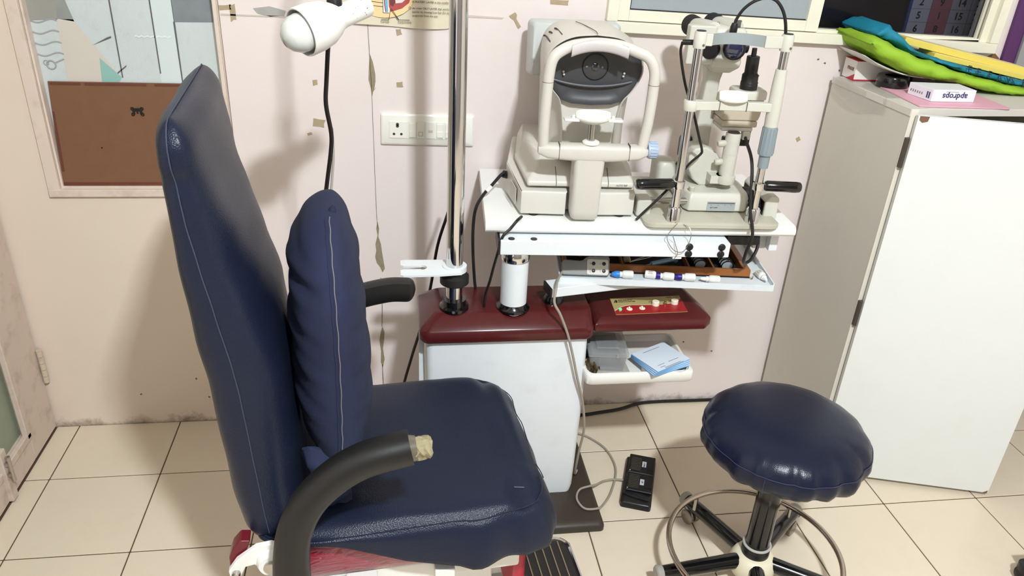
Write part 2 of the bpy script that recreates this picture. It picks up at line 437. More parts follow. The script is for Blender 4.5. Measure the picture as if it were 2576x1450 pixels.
# frosted light in the partition (window_1)
bead = M('window_bead_paint', (226, 208, 194), 0.5, var=0.05, stain=(140, 112, 90), stain_amt=0.35, stain_scale=20)
g = G()
x0, x1, z0, z1 = WL
b_ = 0.03
g.prism([(x0 - b_, -0.010, z0 - b_ + 0.006), (x0 - b_, -0.0, z0 - b_ + 0.006), (x0, 0.004, z0 - b_ + 0.006), (x0, -0.010, z0 - b_ + 0.006)], (0, 0, z1 - z0 + 2 * b_))
g.bb(x1, x1 + 0.010, -0.008, 0.0, z0 - b_, z1 + b_)
g.bb(x0 - b_, x1 + 0.01, -0.011, 0.0, z0 - b_ + 0.006, z0 - 0.004)
g.bb(x0 - b_, x1 + 0.01, -0.011, 0.0, z1, z1 + b_)
g.bb(x0, x0 + 0.006, 0.0, 0.055, z0, z1); g.bb(x0, x1, 0.0, 0.055, z0 - 0.003, z0 + 0.002)
win1 = struct('window_1', g, bead, bevel=0.0015)
frost = M('frosted_glass', (205, 213, 213), 0.35, var=0.05, vscale=7, bump=0.25, bscale=240, stain=(170, 184, 180), stain_amt=0.35, stain_scale=30)
pane = part('glass_pane', G().bb(x0 + 0.004, x1, 0.026, 0.032, z0, z1), frost, win1, smooth=False)
def film(name, pts, mat, lay=0):
    q = G(); q.prism([(x, 0.0258 - lay * 0.0004, z) for x, z in pts], (0, -0.0004, 0)); return part(name, q, mat, pane, smooth=False)
film('printed_film', [(-0.889, 1.6), (-0.825, 1.6), (-0.825, 1.218), (-0.889, 1.214)], M('film_grey', (158, 156, 148), 0.5, var=0.15, vscale=10), 0)
film('printed_film', [(-0.825, 1.6), (-0.80, 1.6), (-0.80, 1.268), (-0.787, 1.214), (-0.825, 1.22)], M('film_greywood', (150, 152, 150), 0.5, var=0.15, vscale=30), 0)
film('printed_film', [(-0.828, 1.219), (-0.789, 1.219), (-0.702, 1.081), (-0.72, 0.79), (-0.836, 0.79)], M('film_pink', (212, 204, 193), 0.5, var=0.05), 0)
film('printed_film', [(-0.744, 1.127), (-0.699, 1.079), (-0.715, 1.05), (-0.75, 1.05)], M('film_teal', (148, 190, 182), 0.5, var=0.06), 1)
film('printed_film', [(-0.603, 1.7), (-0.55, 1.7), (-0.55, 0.8), (-0.603, 0.8)], M('film_pale', (214, 224, 224), 0.4, var=0.02), 0)
film('printed_film', [(-0.551, 1.7), (-0.448, 1.7), (-0.455, 1.221), (-0.551, 1.219)], M('film_slate', (132, 138, 142), 0.5, var=0.2, vscale=25), 0)
ln = M('film_line', (98, 96, 98), 0.6)
for xa, za, zb in ((-0.6965, 1.7, 1.078), (-0.6018, 1.7, 1.09), (-0.5505, 1.22, 1.06)):
    film('printed_line', [(xa - 0.0022, za), (xa + 0.0022, za), (xa + 0.0014, zb), (xa - 0.0014, zb)], ln, 2)
wl = M('film_wave', (166, 166, 166), 0.6)
for zc in (1.214, 1.187, 1.160, 1.133):
    up = []; dn = []
    for i in range(15):
        t = i / 14; x = -0.889 + 0.062 * t; z = zc - 0.0045 * math.sin(t * 2 * math.pi * 0.95)
        up.append((x, z + 0.0016)); dn.append((x, z - 0.0016))
    film('printed_wave', up + dn[::-1], wl, 2)
q = G(); q.torus((-0.862, 0.0246, 1.107), 0.0105, 0.0016, (0, 1, 0), 24, 6); q.box((-0.841, 0.0246, 1.117), (0.024, 0.001, 0.003), ry=-0.42)
q.torus((-0.873, 0.0246, 1.112), 0.006, 0.0009, (0, 1, 0), 20, 6)
part('printed_loop', q, wl, pane)
film('scratch', [(-0.754, 1.158), (-0.707, 1.177), (-0.707, 1.181), (-0.716, 1.178)], ln, 2)
film('scratch', [(-0.707, 1.087), (-0.683, 1.106), (-0.682, 1.11), (-0.707, 1.091)], ln, 2)
up = []; dn = []
for i in range(22):
    t = i / 21; x = -0.651 + 0.088 * t; z = 1.182 + 0.002 * math.sin(i * 1.9)
    up.append((x, z + 0.0018)); dn.append((x, z - 0.0018))
film('paint_drip', up + dn[::-1], M('white_drip', (232, 238, 236), 0.5), 2)
# sliding aluminium window (window_2), sits a little out of level like in the place
alu = M('ivory_aluminium', (236, 232, 212), 0.35, var=0.02, vscale=5, stain=(190, 176, 140), stain_amt=0.15, stain_scale=20)
WF = Matrix.Translation((0.556, 0, 1.232)) @ Matrix.Rotation(math.radians(1.55), 4, 'Y')
def wg(): return G(WF)
g = wg(); W2 = 1.165; H2 = 0.86
g.bb(0, W2, -0.022, 0.06, 0, 0.028); g.bb(0, W2, -0.022, 0.06, H2 - 0.03, H2)
g.bb(0, 0.03, -0.022, 0.06, 0.028, H2 - 0.03); g.bb(W2 - 0.028, W2, -0.022, 0.06, 0.028, H2 - 0.03)
win2 = struct('window_2', g, alu, bevel=0.002)
q = wg(); q.bb(0.03, W2 - 0.028, 0.0, 0.004, 0.028, 0.036); q.bb(0.03, W2 - 0.028, 0.022, 0.026, 0.028, 0.036); q.bb(0.03, W2 - 0.028, 0.045, 0.049, 0.028, 0.036)
for yy in (0.0, 0.022, 0.045): q.bb(W2 - 0.05, W2 - 0.028, yy - 0.004, yy + 0.004, 0.028, H2 - 0.03)
part('track', q, alu, win2, smooth=False)
q = wg(); q.bb(0.03, 0.062, -0.012, 0.012, 0.03, H2 - 0.03); q.bb(0.568, 0.606, -0.012, 0.012, 0.03, H2 - 0.03); q.bb(0.062, 0.568, -0.012, 0.012, 0.03, 0.058); q.bb(0.062, 0.568, -0.012, 0.012, H2 - 0.06, H2 - 0.03)
sash = part('sash', q, alu, win2, bevel=0.0015)
part('glass_pane', wg().bb(0.060, 0.570, -0.002, 0.003, 0.056, H2 - 0.058), M('grey_frosted_glass', (158, 166, 170), 0.4, var=0.06, vscale=5, bump=0.2, bscale=300), sash, smooth=False)
part('gasket', wg().bb(0.062, 0.568, -0.004, -0.002, 0.0565, 0.061).bb(0.062, 0.066, -0.004, -0.002, 0.061, H2 - 0.06), black_rubber, sash, smooth=False)
clear = M('smoked_window_glass', (186, 188, 198), 0.02, var=0.0, trans=1.0, ior=1.2)
part('glass_pane', wg().bb(0.60, W2 - 0.03, 0.030, 0.034, 0.03, H2 - 0.03), clear, win2, smooth=False)
# the dim room behind the opening, and its calendar
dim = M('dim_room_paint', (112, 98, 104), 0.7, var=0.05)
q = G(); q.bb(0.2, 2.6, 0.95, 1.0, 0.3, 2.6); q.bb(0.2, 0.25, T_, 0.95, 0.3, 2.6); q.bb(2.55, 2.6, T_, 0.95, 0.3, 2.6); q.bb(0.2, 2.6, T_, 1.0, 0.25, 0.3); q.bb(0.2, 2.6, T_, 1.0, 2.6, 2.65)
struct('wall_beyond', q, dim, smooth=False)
# purple curtain-coloured jamb at the right
purple = M('purple_paint', (82, 40, 92), 0.45, var=0.12, vscale=10)
q = G(); q.bb(1.757, 1.80, -0.012, 0.0, -0.002, 2.2)
tr = struct('trim_1', q, purple, bevel=0.002)
q = G(); q.bb(1.80, 1.835, -0.02, 0.0, -0.002, 2.2)
tr2 = struct('trim_2', q, M('grey_jamb', (150, 150, 150), 0.4), bevel=0.002)
struct('door_2', G().bb(1.835, 2.5, -0.006, 0.0, -0.002, 2.2), M('dark_door', (52, 46, 50), 0.5, var=0.1), smooth=False)
# the ceiling lamp, then the added fixture that carries the fill light
t = thing('ceiling_lamp', 'round white ceiling lamp behind the viewer', 'lamp', (KEY_POS[0], KEY_POS[1], ZC))
q = G(); q.lathe([(0.11, 0), (0.11, 0.6), (0.09, 1)], (KEY_POS[0], KEY_POS[1], ZC), (KEY_POS[0], KEY_POS[1], KEY_POS[2] + 0.01), 32)
part('housing', q, white_plastic, t)
q = G(); q.cyl((KEY_POS[0], KEY_POS[1], KEY_POS[2] + 0.01), (KEY_POS[0], KEY_POS[1], KEY_POS[2]), 0.085, n=32)
part('diffuser', q, M('lit_diffuser', (255, 250, 240), 0.5, emit=(255, 250, 240), estr=6.0), t)
t = thing('added_fill_tube', 'added tube-shaped fill light hung below the ceiling behind the viewer', 'lamp', (FILL_POS[0], FILL_POS[1], ZC))  # made-up fixture out of view, added for soft fill
q = G(); q.box((FILL_POS[0], FILL_POS[1] - 0.03, FILL_POS[2] + 0.05), (1.25, 0.05, 0.06)); q.box((FILL_POS[0] - 0.4, FILL_POS[1] - 0.03, FILL_POS[2] + 0.1), (0.03, 0.03, 0.09)); q.box((FILL_POS[0] + 0.4, FILL_POS[1] - 0.03, FILL_POS[2] + 0.1), (0.03, 0.03, 0.09))
part('housing', q, white_plastic, t)
q = G(); q.cyl((FILL_POS[0] - 0.58, FILL_POS[1], FILL_POS[2] + 0.02), (FILL_POS[0] + 0.58, FILL_POS[1], FILL_POS[2] + 0.02), 0.013)
part('tube', q, M('fill_tube_emission', (255, 250, 240), 0.5, emit=(255, 250, 240), estr=8.0), t)  # glowing tube added as part of the fill
# ================================================================== EXAMINATION CHAIR
CF = frame((-0.02, -0.805, 0), 4.5)
def cg(): return G(CF)
leather = M('navy_leatherette', (24, 31, 50), 0.36, var=0.12, vscale=9, bump=0.22, bscale=420, voro=True, spec=0.3)
thread = M('pale_stitching', (56, 62, 82), 0.6)
arm_black = M('black_arm_vinyl', (24, 23, 22), 0.45, var=0.12, vscale=14, bump=0.06, bscale=300)
red_vinyl = M('red_vinyl_under_plastic', (146, 28, 50), 0.3, var=0.12, vscale=14, coat=0.8, bump=0.0)
chair = thing('examination_chair', 'navy leatherette examination chair with tall backrest and black curved armrests', 'chair', (-0.02, -0.805, 0), math.radians(4.5))
def interp(tab, x):
    for (a, b), (c, d) in zip(tab[:-1], tab[1:]):
        if x <= c:
            t = (x - a) / (c - a); t = max(0, min(1, t)); t = t * t * (3 - 2 * t) * 0.4 + t * 0.6
            return b + (d - b) * t
    return tab[-1][1]
BK = [(0.46, -0.292), (0.58, -0.306), (0.70, -0.316), (0.80, -0.322), (0.90, -0.330), (1.0, -0.335), (1.1, -0.339), (1.26, -0.337)]
FR = [(0.46, -0.175), (0.58, -0.178), (0.70, -0.182), (0.80, -0.188), (0.86, -0.195), (0.96, -0.219), (1.04, -0.240), (1.12, -0.258), (1.21, -0.272), (1.26, -0.276)]
def bsec(z):
    return (interp(BK, z) + interp(FR, z)) / 2, (interp(FR, z) - interp(BK, z)) / 2
g = cg(); rings = []
NZ = 60; zb, zt = 0.475, 1.258
for i in range(NZ + 1):
    s = i / NZ
    # denser rings near the ends so that the roundings are smooth
    z = zb + (zt - zb) * (0.5 - 0.5 * math.cos(math.pi * s))
    uc, a = bsec(z)
    dt = zt - z; db = z - zb
    ka = 1.0; kb = 1.0
    if dt < 0.04:
        e = math.sqrt(max(0, 1 - ((0.04 - dt) / 0.04) ** 2)); ka = max(0.04, e); kb = (0.205 - 0.035 * (1 - e)) / 0.205
    if db < 0.03:
        e = math.sqrt(max(0, 1 - ((0.03 - db) / 0.03) ** 2)); ka = max(0.05, 0.35 + 0.65 * e); kb = (0.205 - 0.02 * (1 - e)) / 0.205
    b = 0.205 * kb
    ring = sellipse(uc, 0, a * ka, b, 3.6, 72, z)
    for p in ring:
        # crumpled leatherette at the near upper corner and slight sag folds on the near side
        if p.y < -0.1:
            w_ = math.exp(-((z - 1.195) / 0.018) ** 2) * 0.006 - math.exp(-((z - 1.175) / 0.01) ** 2) * 0.005 + math.exp(-((z - 1.222) / 0.012) ** 2) * 0.004
            p.y -= w_ * min(1, (-p.y - 0.1) / 0.08)
        p.x += 0.0012 * math.sin(p.y * 31 + z * 17) + 0.001 * math.sin(z * 43 + p.y * 9)
    rings.append(ring)
g.loft(rings)
back = part('backrest', g, leather, chair, sharp=75)
g = cg()
def seam_side(v):
    pts = []
    for i in range(34):
        z = 0.50 + (1.215 - 0.50) * i / 33
        uc, a = bsec(z)
        w_ = (math.exp(-((z - 1.195) / 0.018) ** 2) * 0.006 - math.exp(-((z - 1.175) / 0.01) ** 2) * 0.005 + math.exp(-((z - 1.222) / 0.012) ** 2) * 0.004) if v < 0 else 0
        pts.append((uc - 0.004, v * (0.2055 + w_), z))
    return pts
top = [(-0.309, -0.2085, 1.229), (-0.309, -0.1975, 1.2455), (-0.308, -0.1805, 1.2572)] + [(-0.307, y, 1.2592) for y in (-0.12, -0.06, 0, 0.06, 0.12, 0.165)] + [(-0.308, 0.1805, 1.2572), (-0.309, 0.1975, 1.2455), (-0.309, 0.205, 1.229)]
g.tube(seam_side(-1) + top + list(reversed(seam_side(1))), 0.0011, 6, 2)
part('seam', g, thread, back)
# seat cover: loose leatherette with a hanging, puckered skirt
NT = 160
def smst(x):
    x = max(0.0, min(1.0, x)); return x * x * (3 - 2 * x)
def seat_pt(t, lvl):
    c, s = math.cos(t), math.sin(t)
    n = 6.5
    du = math.copysign(abs(c) ** (2 / n), c); dv = math.copysign(abs(s) ** (2 / n), s)
    a, b = 0.274, (0.252 if s > 0 else 0.222)
    uc = 0.004
    u_edge = uc + a * du; v_edge = b * dv
    ang = math.degrees(t) % 360
    # depth of the skirt round the edge
    near = max(0, -dv); front = max(0, du)
    near_front = max(0, -dv) ** 3 * max(0, min(1, (u_edge + 0.17) / 0.38))
    skirt = 0.012 + max(0.122 * smst((-dv - 0.55) / 0.35) * smst((u_edge + 0.19) / 0.32), 0.118 * smst((du - 0.55) / 0.35), 0.07 * max(0, dv) ** 3)
    bulge = 0.03 * max(0, min(1, (u_edge + 0.02) / 0.28)) * max(0, -dv) ** 4 + 0.022 * front ** 6
    fold = (0.015 * math.sin(u_edge * 46 + 1.4) * max(0, -dv) ** 6 * max(0, min(1, (u_edge + 0.08) / 0.22)) + 0.010 * math.sin(v_edge * 36 + 0.6) * front ** 8 + 0.004 * math.sin(v_edge * 71 + 2) * front ** 8)
    ztop = 0.502 + 0.014 * max(0, u_edge) / 0.28 * near + 0.004 * math.sin(u_edge * 14) * 0.6
    if lvl <= 1.0:
        r = lvl
        u = uc + a * du * r; v = b * dv * r
        puck = 0.004 * math.sin(u * 23 + v * 15) + 0.003 * math.sin(u * 11 - v * 37)
        z = 0.505 + 0.006 * (1 - r ** 4) + (ztop - 0.505) * r ** 6 + puck * (0.3 + 0.7 * r ** 3) * 0.8
        # tension fold across the near rear corner, dip along the front edge
        z += 0.007 * math.exp(-((u * 0.62 + v + 0.205) / 0.02) ** 2) * max(0, 1 - abs(u + 0.03) / 0.2)
        z -= 0.012 * math.exp(-((u - 0.235) / 0.018) ** 2) * (0.5 + 0.5 * math.sin(v * 30 + 1.2)) * (1 if u > 0 else 0)
        z -= 0.010 * r ** 24
        return Vector((u, v, z))
    q = lvl - 1.0          # 0..1 down the skirt
    out = bulge * math.sin(min(1, q * 1.15) * math.pi * 0.62) + fold * (0.25 + 0.75 * q)
    k = math.sqrt(max(0, 1 - (1 - min(1, q * 4)) ** 2)) * 0.012
    L_ = math.hypot(du, dv)
    nu_, nv_ = du / L_, dv / L_
    if abs(du) > abs(dv) + 0.08: nu_, nv_ = math.copysign(1, du), 0
    elif abs(dv) > abs(du) + 0.08: nu_, nv_ = 0, math.copysign(1, dv)
    tuck = -0.03 * max(0, q - 0.75) / 0.25 * (0.6 + near_front)
    return Vector((u_edge + nu_ * (out + k + tuck), v_edge + nv_ * (out + k + tuck), ztop - 0.010 - skirt * q + (0.004 * math.sin(u_edge * 40) * q)))
g = cg(); rings = []
for lvl in [0.02, 0.15, 0.3, 0.45, 0.6, 0.7, 0.78, 0.84, 0.89, 0.93, 0.96, 0.98, 1.0] + [1 + i / 16 for i in range(1, 17)]:
    rings.append([seat_pt(2 * math.pi * i / NT, lvl) for i in range(NT)])
g.loft(rings, cap0=True, cap1=False)
seat = part('seat_cover', g, leather, chair, sharp=80)
g = cg(); P = []
for i in range(60):
    t = math.radians(188 + (352 - 188) * i / 59)
    p = seat_pt(t, 1.03); P.append(p + Vector((0, -0.001, 0.0012)))
g.tube(P, 0.0013, 6, 2)
P = []
for i in range(50):
    t = math.radians(-8 + 60 * i / 49); p = seat_pt(t, 1.12); P.append(p + Vector((0.002, 0, 0.0012)))
g.tube(P, 0.0011, 6, 2)
part('seam', g, M('dark_piping', (24, 31, 52), 0.4), seat)
g = cg(); g.box((0.232, -0.176, 0.5155), (0.020, 0.0012, 0.0012), rz=-0.15, ry=0.05)
part('worn_tear', g, M('worn_backing', (104, 106, 118), 0.9, var=0.3, vscale=200), seat)
# the original red seat below the cover, still wrapped in clear film
def crinkle(m):
    nt = m.node_tree; N = nt.nodes; L = nt.links; b = N['Principled BSDF']
    tc = N.new('ShaderNodeTexCoord'); mp = N.new('ShaderNodeMapping'); mp.inputs['Scale'].default_value = (22, 22, 60); mp.inputs['Rotation'].default_value = (0, 0.7, 0)
    L.new(tc.outputs['Object'], mp.inputs['Vector'])
    nz = N.new('ShaderNodeTexNoise'); nz.inputs['Scale'].default_value = 1.0; nz.inputs['Detail'].default_value = 5; nz.inputs['Distortion'].default_value = 1.6
    L.new(mp.outputs[0], nz.inputs['Vector'])
    bp = N.new('ShaderNodeBump'); bp.inputs['Strength'].default_value = 1.0; bp.inputs['Distance'].default_value = 0.012
    L.new(nz.outputs['Fac'], bp.inputs['Height']); L.new(bp.outputs['Normal'], b.inputs['Coat Normal'])
crinkle(red_vinyl)
g = cg()
r0 = [rrect(-0.20, 0.25, -0.195, 0.195, 0.03, 0.365, 4), rrect(-0.205, 0.255, -0.205, 0.205, 0.03, 0.385, 4), rrect(-0.205, 0.255, -0.207, 0.207, 0.03, 0.43, 4), rrect(-0.2, 0.25, -0.2, 0.2, 0.03, 0.47, 4)]
g.loft(r0)
part('seat_cushion', g, red_vinyl, chair, sharp=60, label='red vinyl seat still wrapped in crinkled clear plastic')
# frame below
frame_white = M('white_enamel', (235, 234, 228), 0.3, var=0.03)
g = cg(); g.bb(-0.19, 0.24, -0.19, 0.19, 0.315, 0.36); g.bb(-0.16, 0.2, -0.12, 0.12, 0.20, 0.32)
part('seat_frame', g, frame_white, chair, bevel=0.006)
g = cg(); g.lathe([(0.13, 0), (0.13, 0.3), (0.11, 1.0)], (0, 0, 0.10), (0, 0, 0.22), 32)
part('lift_column', g, frame_white, chair)
g = cg(); g.loft([rrect(-0.26, 0.3, -0.22, 0.22, 0.06, z, 5) for z in (0.0, 0.035)] + [rrect(-0.22, 0.26, -0.18, 0.18, 0.06, z, 5) for z in (0.06, 0.10)])
part('base', g, frame_white, chair)
for tab in ((-0.11, -0.05), (0.06, 0.10)):
    g = cg(); g.bb(tab[0], tab[1], -0.226, -0.20, 0.335, 0.37)
    part('frame_tab', g, frame_white, chair, bevel=0.003)
# recliner side plates and pivots
for s in (-1, 1):
    g = cg(); v0 = s * 0.222
    pl = [(-0.312, 0.428), (-0.314, 0.446), (-0.298, 0.47), (-0.262, 0.497), (-0.235, 0.500), (-0.205, 0.485), (-0.195, 0.44), (-0.205, 0.36), (-0.222, 0.36), (-0.236, 0.41), (-0.268, 0.455), (-0.284, 0.452), (-0.294, 0.430), (-0.303, 0.422)]
    g.prism([(a, v0, b) for a, b in pl], (0, s * 0.012, 0))
    bp_ = part('recliner_plate', g, frame_white, chair, bevel=0.002)
    g = cg(); g.lathe([(0.026, 0), (0.026, 0.6), (0.022, 1.0)], (-0.237, v0 + s * 0.010, 0.462), (-0.237, v0 + s * 0.028, 0.462), 28)
    hub_ = part('pivot_boss', g, frame_white, bp_)
    g = cg(); g.lathe([(0.014, 0), (0.014, 0.7), (0.010, 1.0)], (-0.237, v0 + s * 0.026, 0.462), (-0.237, v0 + s * 0.033, 0.462), 20)
    part('pivot_bolt', g, steel, bp_)
    g = cg(); g.cyl((-0.301, v0 + s * 0.008, 0.440), (-0.301, v0 + s * 0.024, 0.440), 0.008, n=18)
    part('pivot_bolt', g, steel, bp_)
    g = cg(); cr = [(-0.306, 0.434), (-0.313, 0.445), (-0.312, 0.465), (-0.304, 0.486), (-0.290, 0.503), (-0.272, 0.500), (-0.280, 0.478), (-0.291, 0.456), (-0.300, 0.436)]
    g.prism([(a, s * 0.19, b) for a, b in cr], (0, s * 0.03, 0))
    part('rear_trim', g, M('maroon_trim', (104, 24, 36), 0.3, var=0.08), chair, bevel=0.003)
# armrests: swept along a quarter curve
def arm(v0, s, path, tip_round):
    g = cg(); P = catmull(path, 8); rings = []
    sec = [(0.030, 0.027), (0.0335, 0.012), (0.034, -0.006), (0.028, -0.022), (0.008, -0.034), (-0.022, -0.031), (-0.031, -0.022), (-0.034, 0.0), (-0.031, 0.022), (-0.02, 0.03), (0.008, 0.031)]
    n = len(P)
    for i, p in enumerate(P):
        d = (P[min(i + 1, n - 1)] - P[max(i - 1, 0)]).normalized()
        nr = Vector((-d.z, 0, d.x))
        k = 0.78 + 0.32 * max(0, 1 - i / (n * 0.62))
        if tip_round and i > n - 9:
            k *= math.sqrt(max(0.02, 1 - ((i - (n - 9)) / 8) ** 2.4))
        rings.append([p + nr * (a * k) + Vector((0, -s * b * k, 0)) for a, b in sec])
    g.loft(rings)
    return g
A_ = [(-0.195, 0, 0.30), (-0.198, 0, 0.38), (-0.200, 0, 0.47), (-0.191, 0, 0.56), (-0.164, 0, 0.630), (-0.116, 0, 0.683), (-0.062, 0, 0.714), (0.011, 0, 0.730)]
near_path = [(a, -0.287, c) for a, b, c in A_]
far_path = [(a, 0.283, c) for a, b, c in A_] + [(0.055, 0.283, 0.729), (0.078, 0.283, 0.726)]
an = part('armrest', arm(-0.287, -1, near_path, False), arm_black, chair, sharp=50, label='black armrest with its front end torn off')
part('armrest', arm(0.283, 1, far_path, True), arm_black, chair, sharp=50)
foam = M('torn_foam', (150, 141, 110), 0.95, var=0.25, vscale=120, bump=0.8, bscale=160)
g = cg(); rings = []
for i in range(7):
    u = 0.012 + 0.034 * i / 6
    rr = 0.020 - 0.004 * (i == 6)
    rings.append([Vector((u + random.uniform(-0.0015, 0.0015), -0.287 + rr * math.cos(a) * 1.0 * random.uniform(0.8, 1.18), 0.728 + rr * 0.95 * math.sin(a) * random.uniform(0.88, 1.12))) for a in [2 * math.pi * k / 14 for k in range(14)]])
g.loft(rings)
part('torn_foam', g, foam, an, smooth=False, label='yellowed foam stub sticking out of the torn armrest')
g = cg(); g.cyl((0.008, -0.287, 0.727), (0.020, -0.287, 0.728), 0.024, 0.021, n=14)
part('adhesive_tape', g, M('dirty_clear_tape', (96, 90, 76), 0.3, var=0.4, vscale=120, coat=0.4), an)
for s in (-1, 1):
    g = cg(); g.bb(-0.19, -0.11, s * 0.2 if s > 0 else -0.30, 0.30 if s > 0 else -0.2, 0.315, 0.35)
    part('armrest_bracket', g, frame_white, chair, bevel=0.004)
# leg rest and ribbed foot plate
g = cg(); g.loft([rrect(0.242, 0.27, -0.14, 0.16, 0.012, z, 3) for z in (0.13, 0.36)])
part('leg_rest', g, M('red_vinyl_plain', (176, 44, 62), 0.35, var=0.08), chair, bevel=0.004, label='red vinyl leg rest panel under the seat front')
g = cg(); g.loft([rrect(0.27, 0.415, -0.19, 0.030, 0.035, z, 5) for z in (0.135, 0.147)])
fp = part('foot_plate', g, M('foot_plate_rubber', (34, 31, 28), 0.6, var=0.1), chair)
g = cg(); ring_ = rrect(0.27, 0.416, -0.19, 0.031, 0.036, 0.146, 6)
g.tube(ring_ + [ring_[0], ring_[1]], 0.006, 8, 2)
part('foot_plate_rim', g, chrome, fp)
for k in range(6):
    g = cg(); x = 0.285 + k * 0.021; g.bb(x, x + 0.0028, -0.18, 0.020, 0.147, 0.1492)
    part('rib', g, M('rib_tan', (128, 112, 84), 0.6), fp, smooth=False)
g = cg(); g.bb(0.20, 0.28, -0.02, 0.02, 0.11, 0.133)
part('foot_plate_arm', g, frame_white, chair, bevel=0.004)
# ------------------------------------------------------------------ lumbar cushion
denim = M('navy_denim_cloth', (30, 37, 64), 0.85, var=0.28, vscale=16, bump=0.3, bscale=500, stain=(42, 51, 82), stain_amt=0.4, stain_scale=10)
cush = thing('lumbar_cushion', 'upright navy cloth cushion leaning on the chair backrest', 'cushion', (-0.11, -0.8, 0.5), 0)
g = cg(); rings = []
z0, z1 = 0.585, 1.053
def cush_mid(z): return -0.103 + 0.006 * math.sin((z - 0.6) * 6)
NZc = 70
for i in range(NZc + 1):
    s = i / NZc; z = z0 + (z1 - z0) * (0.5 - 0.5 * math.cos(math.pi * s))
    e = abs((z - (z0 + z1) / 2) / ((z1 - z0) / 2))
    kk = max(0.0, 1 - e ** (3.6 if z > 0.83 else 5.0)) ** 0.5
    up_ = z > (z0 + z1) / 2
    kw = max(0.0, 1 - e ** (4.0 if up_ else 9.0)) ** 0.5
    a = 0.070 * kk + 0.002; b = 0.175 * ((0.22 + 0.78 * kw) if up_ else (0.82 + 0.18 * kw))
    ring = []
    K = 72
    for k in range(K):
        t = 2 * math.pi * k / K
        c, s_ = math.cos(t), math.sin(t)
        x = a * math.copysign(abs(c) ** (2 / 2.3), c); y = b * math.copysign(abs(s_) ** (2 / 2.3), s_)
        if x < 0: x *= 1.18
        else: x *= 0.66 + 0.24 * max(0, min(1, (0.9 - z) / 0.25))
        wr = 0.003 * math.sin(z * 60 + t * 4) + 0.0025 * math.sin(z * 140 + math.cos(t) * 5) + (0.006 * math.exp(-((z - 0.978 + 0.1 * (y + 0.12)) / 0.011) ** 2) - 0.007 * math.exp(-((z - 0.952 + 0.1 * (y + 0.12)) / 0.009) ** 2)) * (1 if x < 0 else 0.25) + 0.004 * math.exp(-((x + 0.055) / 0.012) ** 2) * math.exp(-((z - 0.85) / 0.08) ** 2)
        f = 1 + wr / 0.07 * kk
        ring.append(Vector((cush_mid(z) + x * f, 0.012 + y, z + 0.012 * (1 if y < 0 else -1) * (e ** 4) * 0)))
    rings.append(ring)
g.loft(rings)
cb = part('cushion_body', g, denim, cush, sharp=80)
g = cg(); P = []
for i in range(61):
    z = z0 + 0.004 + (z1 - z0 - 0.006) * (0.5 - 0.5 * math.cos(math.pi * i / 60))
    e = abs((z - (z0 + z1) / 2) / ((z1 - z0) / 2)); up_ = z > (z0 + z1) / 2; kw = max(0.0, 1 - e ** (4.0 if up_ else 9.0)) ** 0.5
    P.append((cush_mid(z) + 0.0006 * math.sin(i * 1.3), 0.012 - 0.175 * ((0.22 + 0.78 * kw) if up_ else (0.82 + 0.18 * kw)) - 0.0008, z))
g.tube(P, 0.0010, 6, 2)
part('zip_seam', g, M('seam_grey', (112, 110, 114), 0.7), cb)
g = cg(); g.tube([(p[0] - 0.006, p[1] + 0.0005, p[2]) for p in P], 0.0022, 6, 2)
part('seam_fold', g, denim, cb)
# ear-shaped corner and patch fold on the near side
g = cg(); g.lathe([(0.002, 0), (0.007, 0.4), (0.009, 1.0)], (-0.092, -0.028, 1.063), (-0.098, -0.024, 1.041), 10)
part('corner_ear', g, denim, cb)
def flap(s, t):
    # loose end of the cover bunched on the seat below the cushion
    u = -0.175 + 0.085 * s + 0.03 * t * (1 - s)
    z = 0.625 - 0.112 * t + 0.003 * math.sin(s * 9 + t * 3)
    bulge = 0.028 * math.sin(math.pi * min(1, 0.15 + s * 0.85)) * (0.4 + 0.6 * math.sin(math.pi * t))
    v = -0.128 - bulge - 0.03 * t + 0.004 * math.sin(t * 19 + s * 3)
    return Vector((u, v, z))
g = cg(); g.grid(flap, 24, 30, thick=(0, -0.006, 0))
part('cover_flap', g, denim, cush, sharp=80)
# ================================================================== REFRACTION STAND
maroon = M('maroon_moulding', (80, 28, 29), 0.2, var=0.06, vscale=10, spec=0.38, stain=(120, 70, 64), stain_amt=0.15, stain_scale=18)
TF = frame((0.2085, -0.380, 0.848), -3.5)
def tg(): return G(TF)
stand = thing('refraction_stand', 'white and maroon ophthalmic refraction stand with chrome pole and instrument table', 'medical stand', (0.27, -0.36, 0))
# pedestal
g = G()
g.loft([rrect(0.075, 0.474, -0.452, -0.20, 0.018, 0.028, 4), rrect(0.070, 0.478, -0.454, -0.20, 0.018, 0.05, 4), rrect(0.066, 0.484, -0.452, -0.20, 0.018, 0.35, 4), rrect(0.062, 0.480, -0.448, -0.20, 0.018, 0.548, 4)])
part('pedestal', g, white_metal, stand, sharp=50)
g = G()
g.loft([rrect(-0.03, 0.545, -0.585, -0.06, 0.012, 0.0, 3), rrect(-0.03, 0.545, -0.587, -0.06, 0.014, 0.014, 3), rrect(-0.025, 0.541, -0.580, -0.065, 0.014, 0.024, 3), rrect(-0.018, 0.534, -0.566, -0.07, 0.014, 0.028, 3)])
part('base_plate', g, M('dark_brown_base', (58, 50, 42), 0.42, var=0.1, vscale=20, bump=0.1, bscale=300), stand, sharp=50)
